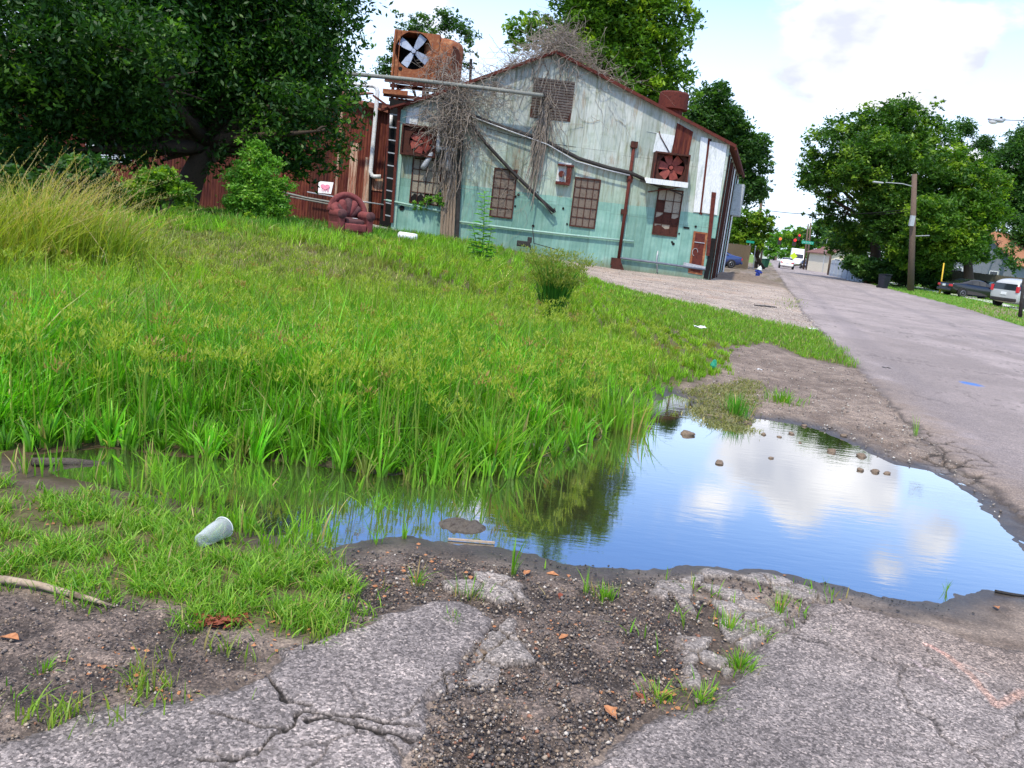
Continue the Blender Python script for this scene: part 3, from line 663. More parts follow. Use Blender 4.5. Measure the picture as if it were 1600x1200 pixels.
def sample(n, r0_, r1_, a0, a1, pw=1.0):
    if pw == 1.0: r = r0_ * (r1_ / r0_) ** rng.random(n)
    else: e = 2 - pw - 1 + 0.0; r = (r0_ ** (2 - pw) + rng.random(n) * (r1_ ** (2 - pw) - r0_ ** (2 - pw))) ** (1 / (2 - pw))
    a = np.radians(rng.uniform(a0, a1, n)); return r * np.sin(a), r * np.cos(a), r
parts = []
# the lot: tall near the water, shorter toward the road and the back
for (n, ra, rb, a0, a1, segs) in ((135000, 3.7, 9.5, -37, 20, 4), (120000, 9.5, 19, -37, 20, 3), (95000, 19, 38.5, -37, 17, 3)):
    x, y, r = sample(n, ra, rb, a0, a1)
    cl = vnoise(x * 5.5, y * 5.5, 301); k = inside(LOT, x, y) & (rng.random(n) < .25 + 1.1 * cl)
    if ra < 9: k &= ~((sdpoly(x, y, PUD) < -.06) & (rng.random(n) < .75))
    x, y, r, cl = x[k], y[k], r[k], cl[k]; n = len(x)
    u = x - (3.3 + y * .272)                                    # distance left of the street's edge
    big = fbm(x * .45, y * .45, 311, 3); sm = fbm(x * 2.2, y * 2.2, 313, 3)
    h = .47 * (1 - .45 * sstep(8, 13, r)) * (1 - .62 * sstep(-1.2, .0, sdpoly(x, y, LOT)) * (r < 9)) * (1 - .12 * sstep(5, 4.2, r)) * (1 - .15 * sstep(15, 30, r))
    h *= 1 - .55 * sstep(-.6, 1.6, x - .05 * y) * (1 - .0 * r)
    h *= 1 - .60 * sstep(-5.2, -2.6, u) * sstep(8, 11, r)
    h *= .72 + .6 * sm; h *= 1 - .35 * sstep(-14, -9, -x) * 0
    bare = sstep(.30, .05, np.hypot((x + 4.6 + .25 * (y - 13)) / 3.6, (y - 14.3) / 2.4) - .85 + (sm - .5) * .8)
    bare = np.maximum(bare, sstep(.9, .2, np.hypot((x + 10.5) / 5, (y - 19) / 2)) * .3)
    k = rng.random(n) > bare * .05; x, y, r, u, big, sm, h, bare, cl = [q_[k] for q_ in (x, y, r, u, big, sm, h, bare, cl)]; n = len(x)
    h *= 1 - .5 * bare
    chair_ = np.exp(-(((x + 4.3) / 1.3) ** 2 + ((y - 20.8) / 1.4) ** 2)); h *= 1 - .75 * chair_; h *= 1 - .5 * np.exp(-(((x - .4) / .55) ** 2 + ((y - 12.3) / 1.1) ** 2)); h *= rng.uniform(.4, 1.3, n) * (1 + .3 * (rng.random(n) < .04)); h = np.maximum(h, .05)
    yel = np.clip(sstep(7.0, 10.5, r) * (.35 + .9 * big) * (1 - .35 * sstep(17, 24, r)), 0, 1)
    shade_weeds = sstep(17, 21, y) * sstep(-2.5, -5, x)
    c = colmix(n, (.095, .31, .016), (.20, .45, .025), rng.random(n)); c2 = colmix(n, (.22, .36, .018), (.36, .44, .035), rng.random(n))
    yel = yel * .58; c = c * (1 - yel[:, None]) + c2 * yel[:, None]
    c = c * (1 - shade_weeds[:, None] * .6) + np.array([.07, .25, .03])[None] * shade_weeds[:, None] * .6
    c = c * (1 - bare[:, None] * .55) + colmix(n, (.30, .25, .10), (.24, .24, .07), rng.random(n)) * bare[:, None] * .55
    dry = rng.random(n) < .035; c[dry] = colmix(int(dry.sum()), (.45, .38, .12), (.55, .45, .22), rng.random(int(dry.sum())))
    c *= ((.45 + 1.0 * rng.random(n)) * (.65 + .65 * sm))[:, None]
    w = (.0070 + .00072 * r) * rng.uniform(.6, 1.25, n) * (1 + .35 * sstep(6.8, 5, r))
    lean = np.abs(rng.normal(.36, .26, n)) + (rng.random(n) < .16) * .6; az_ = rng.uniform(0, 2 * math.pi, n)
    cs_ = 7.0 if ra < 9 else (4.0 if ra < 18 else 2.2); ix_ = np.floor(x * cs_); iy_ = np.floor(y * cs_)      # blades grow in tufts
    tx = (ix_ + .15 + .7 * _h(ix_, iy_, 71)) / cs_; ty = (iy_ + .15 + .7 * _h(ix_, iy_, 72)) / cs_; hv = _h(ix_, iy_, 73); cv = _h(ix_, iy_, 74)
    pull = rng.uniform(.3, .85, n) * (1 - .7 * bare); ox, oy = x - tx, y - ty; x = tx + ox * (1 - pull); y = ty + oy * (1 - pull)
    az_ = np.arctan2(oy, ox) + rng.normal(0, .7, n); h = h * (.55 + .65 * hv) * 1.0; c = c * (.70 + .5 * cv)[:, None] * np.where(cv > .8, 1, 1)[:, None]
    c = np.where((cv < .10)[:, None], c * .55 + np.array([.30, .22, .08]) * .45, c); w = w * np.where((ra < 9) & (h > 0), .72 + .45 * (cv > .55) * sstep(8.5, 6.5, r), 1.0)
    kk = ~((ra < 9) & (sdpoly(x, y, PUD) < -.10) & (hv < .7)); x, y, h, w, lean, az_, c = x[kk], y[kk], h[kk], w[kk], lean[kk], az_[kk], c[kk]
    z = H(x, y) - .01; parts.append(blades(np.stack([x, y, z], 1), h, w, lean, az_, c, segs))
o = grass_obj('lot_grass', parts); tag(o, 'tall lush green and yellowish wild grass filling the vacant lot behind the puddle', 'grass', kind='stuff')
# short grass in front, marsh clumps, sprouts between the pavings
parts = []
def patch(P, n, ra, rb, a0, a1, hf, dens, wk=1.0, cA=(.12, .31, .02), cB=(.22, .40, .03), seed=1, lean0=.45):
    x, y, r = sample(n, ra, rb, a0, a1, 1.0); s = sdpoly(x, y, P); edge = sstep(.12, -.12, s + (fbm(x * 5, y * 5, 401 + seed, 3) - .5) * .3)
    cl = vnoise(x * 9, y * 9, 411 + seed) * .6 + vnoise(x * 22, y * 22, 413 + seed) * .4
    k = rng.random(n) < edge * dens(x, y, cl); x, y, r, cl = x[k], y[k], r[k], cl[k]; n = len(x)
    h = hf(x, y, cl) * rng.uniform(.5, 1.3, n); c = colmix(n, cA, cB, rng.random(n))
    dry = rng.random(n) < .07; c[dry] = np.array([.42, .34, .14]); c *= (.65 + .7 * rng.random(n))[:, None]
    w = (.0038 + .0006 * r) * rng.uniform(.6, 1.3, n) * wk
    parts.append(blades(np.stack([x, y, H(x, y) - .004], 1), h, w, np.abs(rng.normal(lean0, .35, n)), rng.uniform(0, 6.28, n), c, 4))
patch(FG, 125000, 2.1, 5.2, -40, 2, lambda x, y, c: .018 + .075 * c, lambda x, y, c: sstep(.42, .66, c + .30 * (vnoise(x * 2.6, y * 2.6, 5) - .35)) * .85 + .06, .9, (.10, .28, .018), (.28, .44, .05), lean0=.75)
patch(MARSH, 60000, 3.0, 5.6, -40, 6, lambda x, y, c: .05 + .12 * c, lambda x, y, c: sstep(.60, .78, c + .30 * (vnoise(x * 2.1, y * 2.1, 6) - .5)) * .5, 1.3, seed=2, lean0=.35)
patch(STRIP, 16000, 1.8, 3.6, -40, 2, lambda x, y, c: .04 + .05 * c, lambda x, y, c: sstep(.55, .75, c) * .8 + .01, cA=(.16, .30, .03), cB=(.30, .36, .06), seed=3)
patch(PZ([(1075, 610), (1150, 600), (1190, 590), (1172, 640), (1172, 680), (1140, 684), (1095, 664)]), 60000, 5.5, 10, 5, 24, lambda x, y, c: .03 + .03 * c, lambda x, y, c: c * 0 + .8, 1.0, (.17, .19, .07), (.30, .28, .14), 4, 1.0)
patch(PZ([(1010, 900), (1290, 900), (1270, 990), (1170, 1060), (1100, 1100), (1000, 1120)]), 7000, 1.9, 4, 4, 30, lambda x, y, c: .03 + .05 * c, lambda x, y, c: sstep(.66, .78, c) * .6, 1, seed=5)
patch(PZ([(560, 880), (1000, 880), (1060, 1000), (960, 1050), (640, 950)]), 5000, 1.9, 4, -14, 14, lambda x, y, c: .03 + .05 * c, lambda x, y, c: sstep(.74, .82, c) * .5, 1, seed=6)
patch(PZ([(0, 940), (330, 985), (300, 1050), (0, 1130), (-200, 1130), (-200, 930)]), 6000, 1.7, 4, -40, -12, lambda x, y, c: .02 + .04 * c, lambda x, y, c: sstep(.68, .8, c) * .4, 1, seed=7)
patch(PZ([(1140, 545), (1200, 536), (1262, 562), (1340, 576), (1312, 545), (1272, 517), (1200, 505), (1100, 482), (1000, 463), (930, 447), (960, 500)]), 90000, 9, 30, -2, 24, lambda x, y, c: .06 + .06 * c, lambda x, y, c: c * 0 + .75, .8, (.12, .28, .02), (.22, .38, .035), 10)
# verge across the street and grass beyond the building
patch(VERGE_R, 90000, 28, 120, 20, 33, lambda x, y, c: .08 + .05 * c, lambda x, y, c: c * 0 + .5, .9, (.12, .28, .03), (.20, .36, .05), 8)
patch(PZ([(1205, 470), (1255, 462), (1262, 482), (1215, 486)]), 3000, 20, 32, 12, 24, lambda x, y, c: .06 + .05 * c, lambda x, y, c: c, .8, (.16, .26, .04), (.24, .3, .06), 9)
o = grass_obj('short_grass', parts); tag(o, 'short tufted green grass at the puddle edges and between the pavings', 'grass', kind='stuff')
# nutsedge flower heads above the tall grass
parts = []
n = 2000; x, y, r = sample(n, 4.6, 17, -37, 14); k = inside(LOT, x, y) & (vnoise(x * .8, y * .8, 77) > .35) & (x < 2.2); x, y, r = x[k], y[k], r[k]; n = len(x)
hh = (.52 * (1 - .35 * sstep(8, 13, r))) * rng.uniform(.75, 1.3, n) * (1 - .4 * sstep(-.6, 1.6, x - .05 * y)); z = H(x, y)
az_ = rng.uniform(0, 6.28, n); ln = np.abs(rng.normal(.12, .1, n))
c = colmix(n, (.16, .25, .03), (.22, .30, .04), rng.random(n)); parts.append(blades(np.stack([x, y, z], 1), hh, np.full(n, .006) + r * .0004, ln, az_, c, 4))
top = np.stack([x + np.cos(az_) * hh * ln, y + np.sin(az_) * hh * ln, z + hh * .98], 1)
K_ = 26; P_ = np.repeat(top, K_, 0); m_ = len(P_); rad = rng.uniform(.0, .075, m_); aa = rng.uniform(0, 6.28, m_); P_ = P_ + np.stack([np.cos(aa) * rad, np.sin(aa) * rad, rng.uniform(-.03, .03, m_)], 1)
br = np.repeat(rng.random(n) < .10, K_); c = np.where(br[:, None], colmix(m_, (.28, .20, .05), (.36, .24, .08), rng.random(m_)), colmix(m_, (.24, .34, .025), (.36, .42, .05), rng.random(m_)))
parts.append(blades(P_, rng.uniform(.018, .045, m_), rng.uniform(.004, .009, m_) + .0004 * np.repeat(r, K_), rng.uniform(.2, 1.5, m_), aa, c, 3, rootdark=False))
o = grass_obj('sedge_heads', parts); tag(o, 'yellow green spiky sedge flower heads scattered above the tall grass', 'sedge', kind='stuff')

def tuft(name, label, px, py, n, h, spread, cA=(.12, .31, .02), cB=(.22, .40, .03), w=.005, lean=.4, group=None, cat='grass tuft', dryk=.08, z=None):
    c0 = PT(px, py); rad = np.abs(rng.normal(0, spread, n)); a = rng.uniform(0, 6.28, n); x = c0.x + np.cos(a) * rad; y = c0.y + np.sin(a) * rad
    c = colmix(n, cA, cB, rng.random(n)); dd = rng.random(n) < dryk; c[dd] = (.42, .30, .12); c *= (.65 + .7 * rng.random(n))[:, None]
    P = blades(np.stack([x, y, H(x, y) - .004], 1), h * rng.uniform(.45, 1.15, n), w * rng.uniform(.6, 1.3, n), np.abs(rng.normal(lean, .3, n)), a + rng.normal(0, .6, n), c, 4)
    o = grass_obj(name, [P], loc=tuple(c0)); return tag(o, label, cat, group)
tuft('grass_tuft', 'large grassy clump leaning over the dark water near the puddle middle', 765, 728, 230, .34, .14, w=.012, lean=.45)
tuft('grass_tuft', 'drooping grass clump standing in the water left of the largest clump', 690, 745, 120, .22, .12, w=.009)
tuft('grass_tuft', 'slim grass clump at the water edge right of the drooping clump', 960, 672, 150, .36, .12, w=.011, lean=.3)
tuft('grass_tuft', 'narrow brown footed grass tuft beside the dark inlet', 1003, 664, 110, .26, .055, w=.009, lean=.3, dryk=.2)
tuft('grass_tuft', 'upright dark green tuft at the tip of the tan weed mat', 1150, 650, 170, .22, .07, cA=(.07, .25, .02), cB=(.12, .32, .03), w=.007, lean=.25)
tuft('grass_tuft', 'small bright tuft alone on the brown dirt by the road', 1220, 628, 160, .14, .12, w=.008, lean=.5)
tuft('grass_tuft', 'single upright green shoot at the near shore of the puddle', 800, 900, 9, .19, .008, w=.008, lean=.1)
tuft('grass_tuft', 'feathery bright tuft on the wet mud near the pavement middle', 945, 935, 75, .075, .035, w=.004, lean=.35)
tuft('grass_tuft', 'thin pale shoot left of the feathery mud tuft', 915, 928, 8, .12, .006, w=.005, lean=.1)
tuft('grass_tuft', 'leaning two bladed shoot at the lower left shore', 588, 850, 9, .14, .012, w=.006, lean=.5)
tuft('grass_tuft', 'tiny bright shoot rooted in the shoreline mud', 632, 842, 12, .13, .008, w=.005, lean=.1)
tuft('grass_tuft', 'red footed sprout on dark gravel left of the broken paving', 650, 915, 26, .10, .02, w=.005, lean=.6, dryk=.3)
tuft('grass_tuft', 'sprout with three stems growing behind the left slab', 735, 935, 30, .10, .035, w=.004, lean=.4, dryk=.3)
tuft('grass_tuft', 'small sprout on top of the left slab crack', 708, 972, 26, .055, .016, w=.004, lean=.5)
tuft('grass_tuft', 'tallest bright tuft growing from the crack of the right slab', 1218, 962, 45, .12, .02, w=.004, lean=.25, dryk=.2)
tuft('grass_tuft', 'green tuft in the gap between pale broken chunks', 1140, 988, 50, .09, .025, w=.004, lean=.4)
tuft('grass_tuft', 'bushy yellow green tuft along the right slab edge', 1155, 1045, 110, .075, .035, w=.004, lean=.6)
tuft('grass_tuft', 'low olive tuft filling the joint above the right slab', 1190, 995, 70, .05, .03, w=.004, lean=.6)
tuft('grass_tuft', 'ragged tuft with orange leaves at the left tip of the right slab', 1030, 1095, 70, .07, .04, w=.004, lean=.7, dryk=.35)
tuft('grass_tuft', 'long bright tuft straggling over the lower slab corner', 1095, 1095, 80, .06, .06, w=.004, lean=.7)
tuft('grass_tuft', 'faint grass shoots at the near shore beside the dark stick', 1478, 925, 8, .09, .01, w=.004, lean=.2)
tuft('grass_tuft', 'wispy shoots rooted in the crumbling road edge', 1432, 682, 14, .20, .02, w=.005, lean=.3)
tuft('grass_tuft', 'small tuft below the bright sedge inside the left gravel', 70, 1048, 26, .05, .02, w=.005, lean=.3)
# sedge clump standing in the lot
def ring(n, c0, s): a = rng.uniform(0, 6.28, n); r_ = np.abs(rng.normal(0, s, n)); return c0.x + np.cos(a) * r_, c0.y + np.sin(a) * r_, a
c0 = PT(862, 502); SC = thing('sedge_clump', 'dark green clump of upright sedge stems with dull flower heads', 'sedge', c0)
n = 330; x, y, a = ring(n, c0, .10); h = rng.uniform(.5, 1.08, n); ln = np.abs(rng.normal(.32, .16, n)); P0 = np.stack([x, y, np.full(n, c0.z - .02)], 1)
grass_obj('stems', [blades(P0, h, np.full(n, .016), ln, a + rng.normal(0, .3, n), colmix(n, (.03, .13, .02), (.07, .22, .03), rng.random(n)), 4, rootdark=False)], parent=SC)
tp = P0 + np.stack([np.cos(a) * h * ln, np.sin(a) * h * ln, h], 1); tp = tp[h > .55]; K_ = 16; P_ = np.repeat(tp, K_, 0); m_ = len(P_); aa = rng.uniform(0, 6.28, m_); rad = rng.uniform(0, .10, m_)
P_ = P_ + np.stack([np.cos(aa) * rad, np.sin(aa) * rad, rng.uniform(-.05, .03, m_)], 1)
grass_obj('flower_heads', [blades(P_, rng.uniform(.02, .05, m_), np.full(m_, .014), rng.uniform(.3, 1.5, m_), aa, colmix(m_, (.16, .24, .03), (.26, .26, .05), rng.random(m_)), 3, rootdark=False)], parent=SC)
# golden tall grass at the far left
def arch_clump(label, px, py, n1, n2, hmax, sp, cA, cB):
    c0 = PT(px, py); T_ = thing('tall_grass_clump', label, 'grass clump', c0)
    x, y, a = ring(n1, c0, sp); P0 = np.stack([x, y, np.full(n1, c0.z - .02)], 1)
    grass_obj('leaf_blades', [blades(P0, rng.uniform(.35, .75, n1) * hmax, np.full(n1, .014), np.abs(rng.normal(.45, .35, n1)), a + rng.normal(0, .8, n1), colmix(n1, cA, cB, rng.random(n1)) * rng.uniform(.6, 1.2, n1)[:, None], 4)], parent=T_)
    x, y, a = ring(n2, c0, sp * .8); a = rng.normal(-.2, 1.4, n2); P0 = np.stack([x, y, np.full(n2, c0.z)], 1); h = rng.uniform(.65, 1.0, n2) * hmax; ln = rng.uniform(.35, 1.25, n2)
    st = blades(P0, h, np.full(n2, .010), ln, a, colmix(n2, (.42, .36, .12), (.55, .42, .22), rng.random(n2)), 4, rootdark=False)
    # bristly seed along the last third of each stalk
    K_ = 22; t = np.tile(np.linspace(.62, 1., K_), n2); hr = np.repeat(h, K_); lr = np.repeat(ln, K_); ar = np.repeat(a, K_); P1 = np.repeat(P0, K_, 0); dr_ = np.clip(lr - .55, 0, 2)
    P1 = P1 + np.stack([np.cos(ar) * hr * lr * t ** 1.9, np.sin(ar) * hr * lr * t ** 1.9, hr * (t - .45 * dr_ * t ** 3)], 1); m_ = len(P1)
    sd_ = blades(P1, rng.uniform(.02, .045, m_), np.full(m_, .009), rng.uniform(.3, 1.4, m_), ar + rng.normal(0, .6, m_), colmix(m_, (.40, .33, .12), (.50, .34, .20), rng.random(m_)), 3, rootdark=False)
    grass_obj('seed_stalks', [st, sd_], parent=T_)
arch_clump('tall golden grass clump with arching seed stalks at the left edge', 60, 425, 1500, 150, 1.75, .55, (.22, .34, .03), (.40, .42, .07))
arch_clump('smaller yellow green grass clump right of the golden one', 175, 415, 500, 40, 1.2, .3, (.20, .34, .03), (.34, .40, .06))
arch_clump('short golden grass clump cut off by the left photo edge', -40, 440, 700, 60, 1.7, .5, (.26, .34, .03), (.42, .42, .08))

# ------------------------------------------------------------------ trees
def leafcloud(blobs, n, size, cols, seed, parent, name='crown', clump=.26, up=.5, drop=.0, solid=.5, asp=.42):
    g_ = np.random.default_rng(seed); B_ = np.array([[b[0].x, b[0].y, b[0].z, b[1]] for b in blobs]); wts = B_[:, 3] ** 2; wts /= wts.sum()
    nc = max(30, n // 42); bi = g_.choice(len(B_), nc, p=wts); d = g_.normal(size=(nc, 3)); d /= np.linalg.norm(d, axis=1)[:, None]
    rr_ = g_.random(nc) ** (1 / (1 + 3 * solid)); cc = B_[bi, :3] + d * (B_[bi, 3] * rr_)[:, None] * np.array([1, 1, .85]); cs = B_[bi, 3] * clump * g_.uniform(.5, 1.25, nc)
    ct = g_.random(nc); ci = g_.choice(nc, n, p=(cs ** 1.5) / (cs ** 1.5).sum())
    e = g_.normal(size=(n, 3)); P = cc[ci] + e * cs[ci][:, None] * .55 * np.array([1, 1, .7])
    nd = g_.normal(size=(n, 3)); nd[:, 2] = np.abs(nd[:, 2]) + up; nd /= np.linalg.norm(nd, axis=1)[:, None]
    ax = g_.normal(size=(n, 3)); ax[:, 2] -= drop; ax -= nd * (ax * nd).sum(1)[:, None]; ax /= np.linalg.norm(ax, axis=1)[:, None] + 1e-9; bx = np.cross(nd, ax)
    s = size * g_.uniform(.6, 1.35, n)[:, None]
    V = np.stack([P - ax * s * .5, P - bx * s * asp * .5 - nd * s * .06, P + ax * s * .5 - nd * s * .12, P + bx * s * asp * .5 - nd * s * .06], 1).reshape(-1, 3)
    Q_ = np.arange(n * 4).reshape(-1, 4); A = np.array(cols[0]); Bc = np.array(cols[1]); Cc = np.array(cols[2])
    t = (ct[ci] * .65 + g_.random(n) * .35)[:, None]; c = A * (1 - t) + Bc * t; hi = (ct[ci] > .8)[:, None]; c = np.where(hi, c * .45 + Cc * .55, c); c = c * g_.uniform(.7, 1.25, n)[:, None]  # some clumps take the third tone, a sunlit highlight put into leaf colour
    return npmesh(name, V, [Q_], LEAF, parent, col=np.repeat(c, 4, 0))
def tree(label, base, blobs, n, size, cols, seed, tr=.3, group=None, name='broadleaf_tree', lean=(0, 0), clump=.26, trunk_h=None, **kw):
    base = Vector(base); bl = [(b if isinstance(b[0], Vector) else (D(b[0], b[1], b[3]), b[2] * b[3] / FPX)) for b in blobs]
    T_ = thing(name, label, 'tree', base, 0, group); q = random.Random(seed); lim = bl
    for c_, r_ in list(bl):          # smaller boughs pushing out of each mass
        for _ in range(4):
            v = Vector((q.gauss(0, 1), q.gauss(0, 1), q.gauss(.15, .9))).normalized(); bl = bl + [(c_ + v * r_ * q.uniform(.8, 1.2), r_ * q.uniform(.18, .40))]
    ctr = sum((b[0] for b in bl), Vector((0, 0, 0))) / len(bl); top = max(b[0].z for b in bl)
    fk = Vector((base.x * .6 + ctr.x * .4 + lean[0], base.y * .6 + ctr.y * .4 + lean[1], base.z + (trunk_h or max(1.5, (ctr.z - base.z) * .55))))
    mb = MB(); mid = base.lerp(fk, .5) + Vector((q.uniform(-.1, .1), 0, 0)) * tr * 3
    mb.tube([base - Vector((0, 0, .15)), base + Vector((0, 0, .15)), mid, fk], [tr * 1.5, tr * 1.15, tr * .95, tr * .8], 12)
    for b in lim:
        e = b[0].lerp(fk, .12); m1 = fk.lerp(e, .4) + Vector((q.uniform(-1, 1), q.uniform(-1, 1), q.uniform(-.3, .8))) * b[1] * .25
        mb.tube([fk - Vector((0, 0, .1)), m1, m1.lerp(e, .6), m1.lerp(e, .9)], [tr * .55, tr * .36, tr * .16, tr * .05], 7)
        for _ in range(5):
            f = m1.lerp(e, q.uniform(.2, 1)); v = Vector((q.gauss(0, 1), q.gauss(0, 1), q.gauss(.4, .6))).normalized() * b[1] * q.uniform(.5, .95); mb.tube([f, f + v * .5 + Vector((0, 0, .05)), f + v], [tr * .12, tr * .08, tr * .02], 5)
    obj('trunk', mb, BARK, T_, smooth=True); leafcloud(bl, n, size, cols, seed, T_, clump=clump, **kw); return T_
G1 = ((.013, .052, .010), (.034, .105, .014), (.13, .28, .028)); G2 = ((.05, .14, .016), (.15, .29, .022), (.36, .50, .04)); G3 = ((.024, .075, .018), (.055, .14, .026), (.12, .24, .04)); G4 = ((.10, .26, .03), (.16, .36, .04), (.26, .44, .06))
b0 = D(285, 326, 27); b0.z = Hs(b0.x, b0.y); dD = 27.0
bl = [(60, 60, 115, dD - 5), (50, 190, 90, dD - 4), (170, 130, 110, dD - 3), (205, 60, 90, dD - 5), (200, 200, 70, dD - 2), (300, 90, 130, dD), (330, 200, 70, dD), (430, 100, 115, dD + 1), (440, 190, 78, dD - 1), (495, 70, 78, dD), (510, 160, 58, dD - 1), (492, 225, 52, dD - 1), (400, 238, 42, dD), (120, 225, 62, dD - 3), (535, 215, 32, dD - 1), (548, 130, 26, dD), (350, 248, 34, dD - 1), (455, 245, 46, dD - 1), (525, 245, 30, dD - 1), (215, 235, 36, dD - 2), (60, 245, 50, dD - 4), (150, 258, 28, dD - 2), (335, 262, 22, dD - 1), (475, 262, 34, dD - 1), (235, 258, 20, dD - 1), (-60, 120, 120, dD - 4), (535, 20, 34, dD), (260, -60, 150, dD), (430, -60, 130, dD + 1), (80, -60, 140, dD - 3), (540, 200, 18, dD - 3), (560, 95, 12, dD), (250, 170, 80, dD + 2), (380, 160, 90, dD + 3), (20, 240, 60, dD - 5)]
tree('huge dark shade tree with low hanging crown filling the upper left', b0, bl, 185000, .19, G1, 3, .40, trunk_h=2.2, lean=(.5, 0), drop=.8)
tree('tall leafy tree rising behind the peak of the mint building', (8, 60, 0), [(830, 45, 38, 58), (900, 35, 55, 58), (960, 70, 70, 58), (1030, 40, 58, 58), (1050, 110, 40, 58), (985, 130, 65, 58), (920, 100, 50, 58), (812, 72, 20, 58), (1062, 160, 30, 58), (940, -40, 80, 58), (1025, -35, 62, 58), (1010, 190, 50, 58), (930, 180, 60, 58), (870, 110, 35, 60)], 80000, .34, G2, 4, .4, clump=.21)
tree('sparse small tree showing behind the rusty rooftop cooler', (-8, 62, 0), [(650, 48, 30, 60), (618, 75, 26, 60), (606, 112, 22, 60), (708, 40, 30, 60), (730, 62, 20, 60), (720, 90, 22, 60), (735, 104, 12, 60), (640, 105, 22, 60), (658, 25, 20, 60), (690, 90, 28, 60)], 9000, .24, G3, 5, .22, trunk_h=7, clump=.30, solid=.1)
tree('dark green tree leaning over the street side of the mint building', (17, 76, 0), [(1108, 155, 30, 74), (1130, 195, 38, 74), (1098, 195, 40, 74), (1155, 228, 38, 74), (1180, 255, 28, 74), (1165, 295, 32, 74), (1135, 290, 36, 74), (1192, 225, 16, 74), (1198, 290, 12, 74), (1128, 140, 16, 74), (1120, 250, 40, 74), (1188, 305, 18, 76)], 52000, .34, G3, 6, .35)
tree('round bright bush tree under the dark one beside the street', (24.5, 88, 0), [(1160, 345, 22, 86), (1188, 345, 20, 86), (1150, 368, 22, 86), (1200, 360, 13, 86), (1176, 375, 22, 86)], 12000, .36, G2, 7, .2, trunk_h=1.2)
tree('broad dense tree dominating the far side of the street', (33, 80, 0), [(1300, 220, 38, 80), (1292, 272, 42, 80), (1268, 245, 20, 80), (1350, 205, 42, 80), (1402, 190, 40, 80), (1440, 222, 46, 80), (1370, 260, 60, 76), (1300, 325, 30, 82), (1335, 370, 36, 82), (1400, 330, 58, 76), (1460, 300, 56, 74), (1255, 285, 14, 80), (1415, 172, 20, 80), (1360, 395, 30, 84), (1300, 375, 18, 88)], 90000, .36, ((.028, .09, .014), (.085, .19, .02), (.28, .42, .04)), 8, .5, clump=.21)
tree('spreading bright tree right of the street utility pole', (38, 72, 0), [(1500, 265, 40, 74), (1530, 325, 42, 72), (1490, 375, 48, 72), (1430, 385, 40, 74), (1552, 290, 28, 72), (1455, 340, 40, 70), (1530, 390, 26, 74), (1470, 410, 24, 76)], 60000, .33, ((.035, .105, .014), (.12, .25, .02), (.34, .48, .04)), 9, .4, clump=.21)
tree('dark tree at the right photo edge behind the orange roof', (52, 95, 0), [(1575, 255, 32, 95), (1605, 300, 46, 95), (1598, 370, 40, 92), (1615, 225, 40, 95), (1560, 330, 26, 95), (1585, 410, 16, 80), (1575, 395, 20, 82), (1552, 372, 14, 84)], 38000, .4, G3, 10, .4)
tree('thin airy tree between the two large street trees', (46, 100, 0), [(1510, 200, 16, 98), (1535, 225, 18, 98), (1495, 225, 14, 98), (1550, 245, 14, 98)], 5500, .30, G3, 11, .2, clump=.5, solid=.2)
tree('bright round shrub tree below the board fence on the far side', (24.5 + 14.2, 128, 0), [(1288, 398, 9, 125), (1284, 410, 8, 125), (1282, 390, 6, 125)], 3500, .5, G4, 12, .12, trunk_h=.6)
for i, (a, b, c_, y_, lb, cs) in enumerate((((1225, 1240), (370, 400), 16, 260, 'hazy yellow green tree at the far end of the street', G4), ((1240, 1262), (372, 398), 15, 230, 'dull green tree behind the far traffic signal', G2), ((1275, 1300), (362, 395), 22, 190, 'grey green tree beyond the small cream house', G3), ((1305, 1335), (372, 405), 24, 150, 'dark tree between the cream house and the broad street tree', G3), ((1200, 1216), (378, 400), 12, 300, 'pale distant tree at the left end of the street', G4))):
    bs = [(a[0], b[0], c_, y_), (a[1], b[0] + 4, c_, y_), ((a[0] + a[1]) / 2, b[1] - 6, c_ * 1.1, y_), ((a[0] + a[1]) / 2, b[0] - 8, c_ * .8, y_)]; p = D((a[0] + a[1]) / 2, 410, y_)
    tree(lb, (p.x, y_, 0), bs, 5000, .9, cs, 20 + i, .35)
# horizon woods on both sides, too far to tell apart
blf = []; q = random.Random(3)
for i in range(150):
    a = R(q.uniform(-60, 75)); dd = q.uniform(330, 420)
    if abs(math.degrees(a) - 15.7) < 1.0: continue
    blf.append((Vector((math.sin(a) * dd, math.cos(a) * dd, q.uniform(3, 6))), q.uniform(5, 9)))
o = leafcloud(blf, 26000, 2.6, G3, 55, None, 'distant_woods'); tag(o, 'continuous dark green tree belt along the horizon behind everything', 'woods', kind='stuff')
def bush(label, base, blobs, n, size, cols, seed, name='bush', clump=.34, cat='bush'):
    base = Vector(base); T_ = thing(name, label, cat, base); bl = [(D(b[0], b[1], b[3]), b[2] * b[3] / FPX) for b in blobs]; q = random.Random(seed); mb = MB()
    for b in bl: mb.tube([base, base.lerp(b[0], .5) + Vector((q.uniform(-.1, .1), 0, .1)), b[0], b[0] + Vector((0, 0, b[1] * .7))], [.025, .02, .012, .005], 5)
    obj('stems', mb, BARK, T_); leafcloud(bl, n, size, cols, seed, T_, 'foliage', clump, solid=.35); return T_
b1 = D(408, 348, 23.5); b1.z = Hs(b1.x, b1.y); y1 = b1.y
bush('bright green leafy bush standing right of the shade tree trunk', b1, [(398, 240, 22, y1), (418, 262, 28, y1), (385, 285, 30, y1), (438, 292, 22, y1), (372, 255, 16, y1), (405, 312, 36, y1), (378, 225, 10, y1), (430, 320, 26, y1), (370, 318, 22, y1)], 15000, .11, G4, 31)
b1 = PT(255, 345); y1 = b1.y
